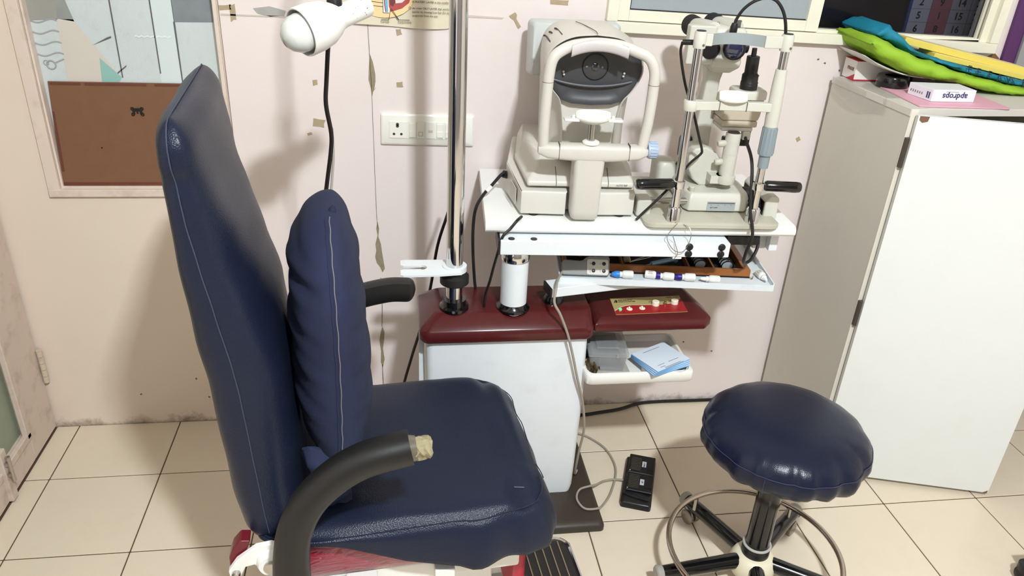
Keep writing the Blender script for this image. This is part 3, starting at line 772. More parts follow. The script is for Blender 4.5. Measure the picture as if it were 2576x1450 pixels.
# maroon cap
g = G()
g.loft([rrect(0.050, 0.488, -0.462, -0.245, 0.022, 0.545, 5), rrect(0.046, 0.492, -0.466, -0.245, 0.024, 0.552, 5), rrect(0.046, 0.492, -0.466, -0.245, 0.024, 0.574, 5), rrect(0.050, 0.489, -0.462, -0.248, 0.024, 0.580, 5),
        rrect(0.086, 0.486, -0.428, -0.282, 0.02, 0.6085, 5), rrect(0.091, 0.482, -0.422, -0.288, 0.02, 0.6115, 5)])
part('cap', g, maroon, stand, sharp=50)
g = G(); g.prism([(0.046, -0.40, 0.30), (0.046, -0.39, 0.30), (0.060, -0.39, 0.30), (0.060, -0.40, 0.30)], (0, 0, 0.24))
part('side_strip', g, white_metal, stand, smooth=False)
# chrome pole with rings and fork bracket
PX, PY = 0.135, -0.397
g = G(); g.cyl((PX, PY, 0.60), (PX, PY, 2.25), 0.0205, n=36)
pole = part('pole', g, chrome, stand)
g = G(); g.lathe([(0.037, 0), (0.037, 0.3), (0.030, 0.45), (0.030, 1.0), (0.026, 1.0)], (PX, PY, 0.610), (PX, PY, 0.638), 36)
part('pole_collar', g, black_gloss, pole)
g = G(); g.cyl((PX - 0.004, PY - 0.036, 0.618), (PX - 0.004, PY - 0.040, 0.618), 0.004, n=12)
part('set_screw', g, chrome, pole)
g = G(); g.lathe([(0.033, 0), (0.036, 0.08), (0.036, 0.6), (0.030, 0.7), (0.028, 1.0)], (PX, PY, 0.681), (PX, PY, 0.716), 36)
part('pole_clamp', g, black_rubber, pole)
g = G(); g.lathe([(0.030, 0), (0.030, 1)], (PX, PY, 0.716), (PX, PY, 0.730), 36)
fk = part('fork_collar', g, white_metal, pole)
def fork():
    o = [(0.128, 0.040), (0.01, 0.044), (0.003, 0.040), (0.003, 0.016), (0.012, 0.012), (0.055, 0.011)]
    slot = [(0.055 + 0.012 * math.sin(a), 0.0 + 0.012 * math.cos(a)) for a in [math.pi * i / 8 for i in range(0, 9)]]
    p = [(0.115, 0.042), (0.010, 0.044), (0.003, 0.040), (0.003, 0.014), (0.010, 0.010), (0.050, 0.009)] + slot + [(0.050, -0.009), (0.010, -0.010), (0.003, -0.014), (0.003, -0.040), (0.010, -0.044), (0.100, -0.042), (0.150, -0.036), (0.140, 0.020)]
    return [(x, PY + y - 0.004, 0.722) for x, y in p]
g = G(); g.prism(fork(), (0, 0, 0.005))
part('fork_bracket', g, white_metal, fk, smooth=False)
# white lift column
CX, CY = 0.285, -0.402
g = G(); g.lathe([(0.043, 0), (0.043, 0.35), (0.038, 0.6), (0.034, 1.0)], (CX, CY, 0.610), (CX, CY, 0.628), 36)
part('column_collar', g, black_gloss, stand)
g = G(); g.cyl((CX, CY, 0.60), (CX, CY, 0.752), 0.0335, n=40)
colm = part('lift_column', g, white_metal, stand)
g = G(); g.lathe([(0.0355, 0), (0.0360, 0.1), (0.0360, 0.85), (0.033, 1.0)], (CX, CY, 0.748), (CX, CY, 0.778), 40)
part('chrome_ring', g, chrome, colm)
# beam under the table
g = tg(); g.bb(0.035, 0.600, -0.062, 0.05, -0.0710, -0.033)
beam = part('table_beam', g, white_metal, stand, bevel=0.003)
g = tg(); g.bb(0.030, 0.0352, -0.060, 0.048, -0.0705, -0.034)
part('beam_end_cap', g, black_plastic, beam, smooth=False)
for u, w in ((0.497, -0.0425), (0.578, -0.0425), (0.497, -0.0610), (0.578, -0.0610)):
    g = tg(); g.lathe([(0.0092, 0), (0.009, 0.5), (0.005, 0.9), (0.001, 1.0)], (u, -0.061, w), (u, -0.067, w), 20)
    part('plug', g, black_plastic, beam)
for u in (0.062, 0.116):
    g = tg(); g.lathe([(0.008, 0), (0.008, 1)], (u, -0.050, -0.034), (u, -0.050, -0.0315), 20)
    part('screw_hole_cap', g, black_plastic, beam)
g = tg(); g.bb(0.46, 0.482, -0.060, -0.045, -0.0760, -0.0705)
part('clip', g, white_plastic, beam, smooth=False)
# table top
g = tg(); P = []
bull = [(0.366, -0.028), (0.366, 0.0), (-0.018, 0.0), (-0.026, -0.002), (-0.031, -0.008), (-0.032, -0.014), (-0.031, -0.020), (-0.026, -0.026), (-0.018, -0.028)]
P = [(0.0, v, w) for v, w in bull]
g.prism(P, (0.772, 0, 0))
table = part('table_top', g, M('white_laminate', (234, 234, 230), 0.3, var=0.02, stain=(180, 170, 156), stain_amt=0.12, stain_scale=12), stand, sharp=25)
g = tg(); g.bb(0.70, 0.735, 0.04, 0.10, -0.09, -0.028); g.bb(0.64, 0.70, 0.05, 0.07, -0.06, -0.028)
part('cable_bracket', g, M('bracket_dirty_white', (206, 204, 196), 0.5, stain=(120, 104, 90), stain_amt=0.5, stain_scale=40), table, bevel=0.002)
g = tg(); g.bb(0.605, 0.69, -0.02, 0.02, -0.055, -0.031)
part('switch_box', g, black_plastic, table, bevel=0.003)
g = tg(); g.bb(0.735, 0.757, 0.02, 0.05, -0.088, -0.028)
part('end_bracket', g, white_metal, table, bevel=0.002)
# swing arm and drug tray
AX, AY = 0.395, -0.372
g = G(); g.lathe([(0.028, 0), (0.026, 0.3), (0.019, 0.5), (0.014, 1.0)], (AX, AY, 0.610), (AX, AY, 0.655), 28)
part('swing_pivot', g, black_gloss, stand)
g = G(); g.M = Matrix.Translation((0.372, -0.41, 0.652)) @ Matrix.Rotation(math.radians(11), 4, 'Z')
g.bb(0.0, 0.36, -0.025, 0.025, 0.0, 0.026)
sarm = part('swing_arm', g, white_metal, stand, bevel=0.002)
g = G(); g.M = Matrix.Translation((0.372, -0.41, 0.652)) @ Matrix.Rotation(math.radians(11), 4, 'Z')
g.bb(-0.004, 0.001, -0.0245, 0.0245, 0.001, 0.025)
part('swing_arm_cap', g, black_plastic, sarm, smooth=False)
YF_ = frame((0.402, -0.398, 0.681), -7.2)       # tray frame: origin at its near left corner
def yg(): return G(YF_)
TW, TD = 0.548, 0.33
g = yg(); g.bb(0, TW, 0, TD, 0, 0.002); g.bb(0, TW, -0.0015, 0.0015, -0.006, 0.011); g.bb(-0.0015, 0.0015, 0, TD, -0.006, 0.011); g.bb(TW - 0.0015, TW + 0.0015, 0, TD, -0.006, 0.016); g.bb(0, TW, TD - 0.0015, TD + 0.0015, -0.006, 0.011)
tray = part('drug_tray', g, M('tray_white', (222, 228, 230), 0.4, var=0.03, stain=(168, 180, 184), stain_amt=0.25, stain_scale=25), stand, smooth=False)
# control arm with its printed panel
g = G()
ca = lambda i, z, r=0.018: [Vector(p) for p in rr_poly([(0.492 + i, -0.452 + i), (0.79 - i, -0.452 + i), (0.812 - i, -0.428), (0.812 - i * 1.2, -0.37), (0.795 - i, -0.262 - i), (0.498 + i, -0.262 - i)], z)]
def rr_poly(p, z): return [(x, y, z) for x, y in p]
g.loft([ca(0.006, 0.555), ca(0.0, 0.560), ca(0.0, 0.578), ca(0.004, 0.583), ca(0.020, 0.594)])
ctl = part('control_arm', g, maroon, stand, bevel=0.004, label='glossy maroon control arm with a gold and red panel')
# gold and red panel, on the top face
PO = Vector((0.5515, -0.428, 0.5945)); PXv = Vector((0.998, 0.035, 0)).normalized(); PYv = Vector((0.045, 0.997, 0)).normalized()
def pp(x, y, z=0.0): return PO + PXv * x + PYv * y + Vector((0, 0, z))
PW, PH = 0.196, 0.088
g = G(); g.prism([pp(0, 0), pp(PW, 0), pp(PW + 0.002, PH), pp(0.002, PH)], (0, 0, 0.0012))
pan = part('panel', g, M('gold_print', (206, 190, 128), 0.3, metal=0.3, var=0.04), ctl, smooth=False)
sw = [(0, 0), (PW, 0), (PW + 0.001, 0.075)]
cv = [(0.190, 0.062), (0.178, 0.053), (0.16, 0.047), (0.14, 0.044), (0.11, 0.043), (0.08, 0.045), (0.055, 0.047), (0.035, 0.044), (0.02, 0.036), (0.008, 0.025), (0.001, 0.018)]
g = G(); g.prism([pp(x, y, 0.0013) for x, y in sw + cv], (0, 0, 0.0003))
part('panel_print', g, M('red_print', (164, 28, 34), 0.3, var=0.06), pan, smooth=False)
g = G()
up = [pp(x, y + 0.0012, 0.0014) for x, y in cv]; dn = [pp(x, y - 0.0008, 0.0014) for x, y in reversed(cv)]
g.prism(up + dn, (0, 0, 0.0003))
part('panel_line', g, M('cream_print', (236, 222, 190), 0.4), pan, smooth=False)
pm = basis(pp(0, 0, 0.0016), PXv, PYv)
def ptext(s, x, y, size, mat=print_black, par=None, align='LEFT'):
    lettering('lettering', s, size, basis(pp(x, y, 0.0016), PXv, PYv), mat, par or pan, align)
ptext('APPASAMY', 0.020, 0.074, 0.0085); ptext('ASSOCIATES', 0.020, 0.066, 0.0085)
ptext('MODEL : SUPREME', 0.158, 0.081, 0.005)
ptext('ON/OFF', 0.012, 0.011, 0.004); ptext('LAMP', 0.118, 0.0085, 0.004, align='CENTER'); ptext('FOCUS', 0.146, 0.0125, 0.004, align='CENTER'); ptext('DIM', 0.176, 0.0125, 0.004, align='CENTER')
g = G(); g.prism([pp(0.008, 0.063, 0.0014), pp(0.011, 0.063, 0.0014), pp(0.015, 0.075, 0.0014), pp(0.0135, 0.077, 0.0014)], (0, 0, 0.0003)); g.prism([pp(0.0125, 0.063, 0.0014), pp(0.018, 0.063, 0.0014), pp(0.018, 0.077, 0.0014), pp(0.0155, 0.077, 0.0014)], (0, 0, 0.0003))
part('logo', g, print_black, pan, smooth=False)
for x0_ in (0.114, 0.142, 0.170):
    g = G(); a_ = [pp(x0_ + 0.012 * math.cos(t), 0.055 + 0.008 * math.sin(t), 0.0014) for t in [math.radians(20 + 14 * i) for i in range(11)]]
    b_2 = [pp(x0_ + 0.0105 * math.cos(t), 0.055 + 0.0066 * math.sin(t), 0.0014) for t in [math.radians(160 - 14 * i) for i in range(11)]]
    g.prism(a_ + b_2, (0, 0, 0.0003))
    part('dial_arc', g, print_black, pan, smooth=False)
cream = M('cream_knob', (240, 234, 214), 0.4, var=0.03)
for x, y in ((0.118, 0.042), (0.172, 0.046)):
    g = G(); g.lathe([(0.0098, 0), (0.0096, 0.9), (0.0085, 1.0)], pp(x, y, 0.0012), pp(x, y, 0.013), 24)
    part('knob', g, cream, ctl)
g = G(); g.lathe([(0.0048, 0), (0.0048, 0.6), (0.003, 1.0)], pp(0.145, 0.043, 0.0012), pp(0.145, 0.043, 0.010), 16)
part('bare_shaft', g, M('brass', (170, 146, 96), 0.3, 1.0), ctl)
for x, y in ((0.042, 0.025), (0.077, 0.026)):
    g = G(); g.lathe([(0.0082, 0), (0.0078, 1.0)], pp(x, y, 0.0012), pp(x, y, 0.003), 20)
    rs = part('rocker_switch', g, cream, ctl)
    g = G(); g.box(pp(x, y, 0.0042), (0.0045, 0.009, 0.004), rz=0.05, rx=0.3)
    part('rocker', g, cream, rs, bevel=0.0006)
    g = G(); g.box(pp(x + 0.002, y - 0.002, 0.0062), (0.001, 0.003, 0.0006))
    part('rocker_mark', g, print_black, rs, smooth=False)
g = G(); g.lathe([(0.0036, 0), (0.0034, 0.6), (0.001, 1.0)], pp(0.017, 0.024, 0.0012), pp(0.017, 0.024, 0.006), 16)
part('indicator_light', g, M('green_led', (60, 255, 130), 0.3, emit=(40, 255, 120), estr=4.0), ctl)
# lower shelf with cup wells
g = G()
def shelf_ring(z, i): return rrect(0.474 + i, 0.768 - i, -0.488 + i, -0.285 - i, 0.016, z, 4)
g.loft([shelf_ring(0.418, 0.004), shelf_ring(0.422, 0), shelf_ring(0.446, 0), shelf_ring(0.450, 0.003), shelf_ring(0.450, 0.010), shelf_ring(0.434, 0.016)], cap1=True)
shelf = part('accessory_shelf', g, white_plastic, stand, sharp=50)
for x in (0.661, 0.727):
    g = G(); g.lathe([(0.027, 0), (0.029, 0.1), (0.029, 1.0), (0.0265, 1.0), (0.0265, 0.2), (0.001, 0.2)], (x, -0.457, 0.4335), (x, -0.457, 0.4505), 28, cap=False)
    part('cup_well', g, M('well_grey', (206, 202, 194), 0.45), shelf)
g = G(); g.bb(0.48, 0.60, -0.455, -0.31, 0.434, 0.436)
part('shelf_mat', g, M('mat_grey', (176, 170, 160), 0.5, var=0.08), shelf, smooth=False)
g = G(); g.bb(0.455, 0.50, -0.40, -0.30, 0.425, 0.58)
part('arm_bracket', g, black_plastic, stand, bevel=0.003)

# ------------------------------------------------------------------ things on the drug tray
wood = M('brown_varnished_wood', (150, 92, 42), 0.38, var=0.22, vscale=18, bump=0.1, bscale=90, stain=(84, 48, 20), stain_amt=0.5, stain_scale=10)
BF = YF_ @ Matrix.Translation((0.012, 0.054, 0.002))
def bg(): return G(BF)
BW, BD, BH = 0.490, 0.235, 0.0235
box = thing('trial_lens_case', 'open brown wooden trial lens case on the white drug tray', 'lens case', tuple(BF.translation), math.radians(-7.2))
g = bg(); g.bb(0, BW, 0, BD, 0, 0.004)
part('bottom', g, M('case_lining', (24, 22, 24), 0.8), box, smooth=False)
for a in ((0, BW, 0, 0.010, 0.004, BH), (0, BW, BD - 0.01, BD, 0.004, BH), (0, 0.010, 0.01, BD - 0.01, 0.004, BH), (BW - 0.018, BW, 0.010, BD - 0.01, 0.004, BH)):
    g = bg(); g.bb(*a); part('side', g, wood, box, bevel=0.0015)
for x in (0.09, 0.155, 0.330, 0.395):
    g = bg(); g.bb(x, x + 0.005, 0.010, BD - 0.01, 0.004, 0.019); part('divider', g, wood, box, bevel=0.001)
g = bg(); g.tube([(BW + 0.001, -0.004, 0.012), (BW + 0.006, -0.006, 0.010), (BW + 0.004, -0.008, 0.002), (BW - 0.001, -0.004, 0.004)], 0.0011, 6, 4)
part('catch', g, M('brass', (170, 146, 96), 0.3, 1.0), box)
lens_glass = M('lens_glass', (170, 180, 182), 0.05, var=0.0, coat=0.5, spec=0.8)
def lens(rim_m):
    r = thing('trial_lens', 'round black rimmed trial lens standing in the wooden case', 'lens', (0, 0, 0))
    g = G(); g.torus((0, 0, 0.017), 0.0150, 0.0016, (0, 1, 0.25), 28, 8)
    part('rim', g, rim_m, r)
    g = G(); g.lathe([(0.0145, 0), (0.0145, 1)], (0, -0.0006, 0.017), (0, 0.0006, 0.017 + 0.0003), 24)
    part('lens_disc', g, lens_glass, r)
    g = G(); g.box((0, -0.001, 0.036), (0.005, 0.0012, 0.006)); part('tab', g, rim_m, r, smooth=False)
    return r
blk_rim = M('lens_rim_black', (20, 20, 22), 0.3, metal=0.2)
red_rim = M('lens_rim_red', (132, 26, 44), 0.3, metal=0.4)
ORD = ['nearest', 'second', 'third', 'fourth', 'fifth', 'sixth', 'seventh', 'eighth', 'ninth']
def lens_row(proto, x, y0, n, colour, row, fresh):
    for k in range(n):
        o = proto if (k == 0 and fresh) else copy_tree(proto)
        o.matrix_world = BF @ Matrix.Translation((x, y0 + k * 0.0145, 0.0055)) @ Matrix.Rotation(math.radians(random.uniform(-4, 4)), 4, 'Z')
        o['label'] = '%s %s rimmed trial lens from the front, %s lens row' % (ORD[k], colour, row)
        o['group'] = 'trial lenses in the wooden case'
L0 = lens(blk_rim)
lens_row(L0, 0.434, 0.024, 9, 'black', 'rightmost', True)
lens_row(L0, 0.362, 0.024, 8, 'black', 'second from right', False)
R0 = lens(red_rim)
lens_row(R0, 0.050, 0.075, 4, 'red', 'leftmost', True)
lens_row(R0, 0.123, 0.075, 4, 'red', 'second from left', False)
# syringe and scissors-like forceps lying in the middle compartment
sy = thing('syringe', 'clear blue tinted plastic syringe lying in the wooden lens case', 'syringe', tuple(BF @ Vector((0.27, 0.03, 0.02))))
g = bg(); g.cyl((0.232, 0.020, 0.021), (0.300, 0.052, 0.024), 0.0065, n=18)
part('barrel', g, M('syringe_blue', (120, 156, 178), 0.2, var=0.05, coat=0.5), sy)
g = bg(); g.cyl((0.298, 0.051, 0.024), (0.318, 0.0605, 0.025), 0.0045, n=14); part('plunger', g, M('syringe_blue', (120, 156, 178), 0.2), sy)
g = bg(); g.cyl((0.300, 0.052, 0.024), (0.3015, 0.0527, 0.0241), 0.011, n=18); part('flange', g, M('syringe_blue', (120, 156, 178), 0.2), sy)
g = bg(); g.cyl((0.232, 0.020, 0.021), (0.214, 0.0115, 0.0202), 0.002, 0.0012, n=10); part('nozzle', g, M('syringe_blue', (120, 156, 178), 0.2), sy)
fc = thing('forceps', 'thin steel forceps lying in the wooden lens case', 'forceps', tuple(BF @ Vector((0.22, 0.06, 0.02))))
for d in (-1, 1):
    g = bg(); g.tube([(0.176, 0.028, 0.0205), (0.20, 0.045 + d * 0.003, 0.0205), (0.235, 0.068 + d * 0.006, 0.0205), (0.262, 0.086 + d * 0.001, 0.0205)], 0.0013, 6, 4); part('arm', g, steel, fc)
vb = thing('glass_vial', 'small clear glass vial with a steel cap in the wooden lens case', 'vial', tuple(BF @ Vector((0.165, 0.03, 0.005))))
g = bg(); g.lathe([(0.009, 0), (0.010, 0.1), (0.010, 0.8), (0.007, 1.0)], (0.17, 0.028, 0.0205), (0.172, 0.062, 0.025), 20); part('body', g, M('vial_glass', (150, 140, 120), 0.06, var=0.1, coat=1.0), vb)
g = bg(); g.lathe([(0.0085, 0), (0.0085, 1.0)], (0.1695, 0.018, 0.0185), (0.17, 0.030, 0.0202), 20); part('cap', g, M('brass', (170, 146, 96), 0.3, 1.0), vb)
# hand control leaning on the case front
hc = thing('hand_control', 'grey handset with four black buttons leaning on the lens case', 'remote control', tuple(YF_ @ Vector((0.07, 0.04, 0.002))), math.radians(-7.2))
HF = YF_ @ Matrix.Translation((0.006, 0.028, 0.0035)) @ Matrix.Rotation(math.radians(-32), 4, 'X') @ Matrix.Scale(0.92, 4)
def hg(): return G(HF)
ol = [(0.0, 0.004), (0.004, 0.0), (0.128, 0.0), (0.133, 0.005), (0.133, 0.050), (0.128, 0.056), (0.075, 0.054), (0.066, 0.050), (0.058, 0.043), (0.050, 0.041), (0.006, 0.043), (0.0, 0.036)]
g = hg(); g.prism([(x, -0.012, z) for x, z in ol], (0, 0.024, 0))
hb = part('casing', g, M('handset_grey', (132, 132, 128), 0.5, var=0.06, bump=0.1, bscale=300), hc, bevel=0.004, seg=3)
g = hg(); g.loft([[Vector((p.x, -0.0121, p.y)) for p in rrect(0.070, 0.129, 0.003, 0.046, 0.005, 0, 4)], [Vector((p.x, -0.0128, p.y)) for p in rrect(0.070, 0.129, 0.003, 0.046, 0.005, 0, 4)]])
kp = part('keypad', g, M('keypad_ivory', (206, 202, 188), 0.5), hc)
for x, z, s in ((0.088, 0.034, 'UP'), (0.117, 0.034, 'UP2'), (0.088, 0.014, 'DOWN'), (0.117, 0.014, 'DN2')):
    g = hg(); g.lathe([(0.0052, 0), (0.005, 0.7), (0.002, 1.0)], (x, -0.0126, z), (x, -0.0150, z), 18); part('button', g, black_plastic, hc)
for x, z, s in ((0.079, 0.034, 'UP'), (0.107, 0.034, 'IN'), (0.079, 0.014, 'DOWN'), (0.107, 0.014, 'OUT')):
    lettering('lettering', s, 0.0035, HF @ basis((x, -0.01285, z), (0, 0, 1), (-1, 0, 0)), print_black, kp)
part('cord', G().tube([HF @ Vector((0.004, 0.0, 0.012)), (0.392, -0.418, 0.693), (0.380, -0.462, 0.690), (0.376, -0.474, 0.66), (0.394, -0.476, 0.625), (0.418, -0.474, 0.565), (0.437, -0.472, 0.5), (0.455, -0.470, 0.43), (0.478, -0.462, 0.35), (0.494, -0.45, 0.25), (0.492, -0.43, 0.15), (0.496, -0.40, 0.05), (0.51, -0.37, 0.033)], 0.0034, 8, 6), cable_grey, hc)
# eye drop bottles
bottle_white = M('bottle_white', (234, 232, 226), 0.35, var=0.03)
def dropper(capm, cap_kind, name_mark):
    b = thing('eye_drop_bottle', 'x', 'bottle', (0, 0, 0))
    r = 0.0105
    g = G(); g.lathe([(r * 0.85, 0), (r, 0.06), (r, 0.8), (r * 0.8, 0.92), (0.006, 1.0)], (0, 0, 0), (0.030, 0, 0), 22)
    bd = part('body', g, bottle_white, b)
    g = G(); g.lathe([(0.0075, 0), (0.0075, 1)], (0.030, 0, 0), (0.035, 0, 0), 18); part('neck_ring', g, bottle_white, b)
    g = G()
    if cap_kind == 'cap':
        g.lathe([(0.0088, 0), (0.0088, 0.45), (0.0085, 0.5), (0.0045, 0.95), (0.002, 1.0)], (0.035, 0, 0), (0.056, 0, 0), 18)
    else:
        g.lathe([(0.0060, 0), (0.0050, 0.5), (0.0025, 0.95), (0.001, 1.0)], (0.033, 0, 0), (0.050, 0, 0), 18)
    part('cap', g, capm, b)
    # wrap-around paper label with print
    g = G(); g.lathe([(r + 0.0002, 0), (r + 0.0002, 1)], (0.004, 0, 0), (0.023, 0, 0), 22, cap=False); lb = part('paper_label', g, M('label_paper', (226, 224, 218), 0.6, var=0.06, vscale=200), b)
    for k in range(4):
        g = G(); a = math.radians(-62 + k * 16)
        g.box((0.0135, (r + 0.0003) * math.sin(a), (r + 0.0003) * math.cos(a)), (0.012 - 0.002 * (k % 2), 0.0010, 0.0003), rx=-a); part('print_line', g, name_mark if k == 1 else print_grey, lb, smooth=False)
    return b
blue_cap = M('cap_sky_blue', (58, 134, 214), 0.4); navy_cap = M('cap_indigo', (48, 28, 120), 0.4); white_cap = M('cap_white', (238, 238, 236), 0.35)
r_mark = M('red_mark', (190, 40, 60), 0.5); o_mark = M('orange_mark', (208, 120, 60), 0.5); g_mark = M('olive_mark', (170, 168, 70), 0.5)
specs = [  # x, y on tray, heading, cap, kind, mark, label
    (0.190, 0.026, 180, blue_cap, 'cap', print_grey, 'white eye drop bottle with a sky blue cap on the drug tray'),
    (0.222, 0.034, -12, white_cap, 'tip', o_mark, 'open white eye drop bottle with orange print lying beside the indigo capped one'),
    (0.295, 0.022, 172, navy_cap, 'cap', g_mark, 'white eye drop bottle with indigo cap and olive print, leftmost of the two indigo caps'),
    (0.350, 0.024, 180, navy_cap, 'cap', print_grey, 'white eye drop bottle with indigo cap and grey print, right of the other indigo cap'),
    (0.412, 0.016, 176, white_cap, 'tip', r_mark, 'slim white eye drop bottle with a red mark on the drug tray'),
    (0.528, 0.072, -80, white_cap, 'tip', g_mark, 'white eye drop bottle lying alone at the right end of the drug tray')]
for x, y, hd, cm, kd, mk, lb in specs:
    b = dropper(cm, kd, mk)
    b.matrix_world = YF_ @ Matrix.Translation((x, y, 0.0128)) @ Matrix.Rotation(math.radians(hd), 4, 'Z') @ Matrix.Rotation(math.radians(20 if hd > 100 else -10), 4, 'X')
    b['label'] = lb; b['group'] = 'eye drop bottles on the drug tray'
# things on the lower shelf
clear_box_m = M('cloudy_clear_plastic', (176, 178, 178), 0.15, var=0.05, alpha=0.42, coat=0.6)
pb = thing('plastic_box', 'cloudy clear plastic box with a lid on the white lower shelf', 'box', (0.545, -0.40, 0.436), math.radians(-6))
PBF = frame((0.545, -0.39, 0.4365), -6)
def pg(): return G(PBF)
g = pg()
g.loft([rrect(-0.045, 0.045, -0.058, 0.058, 0.006, 0.0, 3), rrect(-0.050, 0.050, -0.063, 0.063, 0.006, 0.046, 3), rrect(-0.0485, 0.0485, -0.0615, 0.0615, 0.006, 0.046, 3), rrect(-0.0435, 0.0435, -0.0565, 0.0565, 0.006, 0.0015, 3)], cap0=True, cap1=True)
part('tub', g, clear_box_m, pb)
g = pg(); g.loft([rrect(-0.053, 0.053, -0.066, 0.066, 0.006, 0.0462, 3), rrect(-0.053, 0.053, -0.066, 0.066, 0.006, 0.056, 3), rrect(-0.050, 0.050, -0.063, 0.063, 0.006, 0.058, 3)])
lid = part('lid', g, clear_box_m, pb)
g = pg(); g.loft([rrect(-0.030, 0.030, -0.040, 0.040, 0.004, 0.058, 3), rrect(-0.029, 0.029, -0.039, 0.039, 0.004, 0.061, 3)])
part('lid_panel', g, clear_box_m, lid)
g = pg(); g.box((0.022, -0.0672, 0.051), (0.004, 0.003, 0.010)); part('latch', g, clear_box_m, lid, smooth=False)
g = pg(); g.bb(-0.036, 0.036, -0.048, 0.048, 0.0025, 0.030); part('contents', g, M('dim_contents', (110, 110, 116), 0.6, var=0.3, vscale=40), pb, smooth=False)
fw = G()
def crump(s, t):
    return Vector((0.484 + 0.028 * s + 0.003 * math.sin(t * 17), -0.472 + 0.05 * t + 0.004 * math.sin(s * 15), 0.440 + 0.022 * abs(math.sin(s * 5 + t * 4)) + 0.006 * math.sin(t * 22 + s * 9)))
fw.grid(crump, 12, 14, thick=(0, 0, 0.001))
solo('foil_wrapper', 'crumpled brown and silver foil wrapper beside the clear plastic box', 'wrapper', fw, M('foil_brown', (120, 104, 78), 0.25, metal=0.6, var=0.4, vscale=60), smooth=False)
paper_blue = M('card_pale_blue', (214, 225, 236), 0.55, var=0.03); edge_blue = M('card_edge_blue', (118, 176, 226), 0.5, var=0.05)
for k in range(4):
    fr = frame((0.686, -0.438, 0.4515 + k * 0.0046), 21 + k * 2.2)
    g = G(fr); g.bb(-0.060, 0.060, -0.050, 0.050, 0, 0.0040)
    bk = thing('prescription_pad', ['lowest blue edged prescription pad on the lower shelf', 'second blue edged prescription pad from the bottom of the pile', 'third blue edged prescription pad, just under the top one', 'topmost pale blue printed prescription pad on the pile'][k], 'paper pad', tuple(fr.translation), group='prescription pads on the lower shelf')
    part('pages', g, edge_blue, bk, bevel=0.0006)
    g = G(fr); g.bb(-0.060, 0.060, -0.050, 0.050, 0.0040, 0.0044); cv_ = part('cover', g, paper_blue, bk, smooth=False)
    if k == 3:
        for y, a, b in ((-0.030, -0.04, -0.016), (-0.030, 0.0, 0.036), (-0.040, -0.04, -0.022), (-0.046, -0.03, 0.03), (-0.050, -0.03, 0.036), (0.036, -0.03, 0.03)):
            g = G(fr); g.bb(a, b, y, y + 0.0016, 0.0044, 0.0046); part('print_line', g, print_grey, cv_, smooth=False)
# ================================================================== AUTOREFRACTOR on the table
beige = M('instrument_beige', (206, 202, 192), 0.42, var=0.025, vscale=10, stain=(160, 150, 134), stain_amt=0.12, stain_scale=20)
beige_dk = M('instrument_side', (196, 192, 182), 0.45, var=0.03, vscale=10)
face_dark = M('face_charcoal', (62, 62, 64), 0.45, var=0.05)
joint = M('panel_joint', (96, 92, 84), 0.8)
ar = thing('autorefractor', 'beige autorefractor with charcoal face and chin rest frame on the white table', 'autorefractor', tuple(TF @ Vector((0.23, 0.16, 0.0))), math.radians(-3.5))
UC = 0.241
# base in two front halves with the gap for the chin rest column
def sq(u0, u1, v0, v1, w, r=0.012): return rrect(u0, u1, v0, v1, r, w, 4)
g = tg(); g.loft([[Vector(p) for p in ((0.082, 0.012, 0.008), (0.366, 0.012, 0.008), (0.372, 0.10, 0.008), (0.345, 0.33, 0.008), (0.085, 0.33, 0.008), (0.058, 0.16, 0.008))],
                   [Vector(p) for p in ((0.084, 0.014, 0.066), (0.364, 0.014, 0.066), (0.368, 0.10, 0.075), (0.342, 0.325, 0.10), (0.088, 0.325, 0.10), (0.062, 0.16, 0.085))]])
g2 = tg()
base_pts = [(0.060, 0.17), (0.086, 0.014), (0.196, 0.010), (0.198, 0.045), (0.262, 0.045), (0.264, 0.010), (0.366, 0.014), (0.374, 0.11), (0.35, 0.325), (0.085, 0.325)]
g2.loft([[Vector((a, b, 0.007)) for a, b in base_pts], [Vector((a, b, 0.062 + max(0, b - 0.02) * 0.14)) for a, b in base_pts],
         [Vector((a + (0.003 if a < UC else -0.003), b + 0.003, 0.066 + max(0, b - 0.02) * 0.14)) for a, b in base_pts]])
part('base', g2, beige, ar, bevel=0.004, seg=3)
for u, v in ((0.12, 0.03), (0.335, 0.03), (0.11, 0.29), (0.33, 0.29)):
    q = tg(); q.cyl((u, v, 0.0), (u, v, 0.008), 0.012, n=16); part('rubber_foot', q, black_rubber, ar)
q = tg(); q.prism([(0.0675, 0.10, 0.022), (0.0765, 0.048, 0.020), (0.0775, 0.050, 0.058), (0.0685, 0.102, 0.062)], (-0.0015, 0, 0)); part('embossed_logo', q, beige_dk, ar, smooth=False)
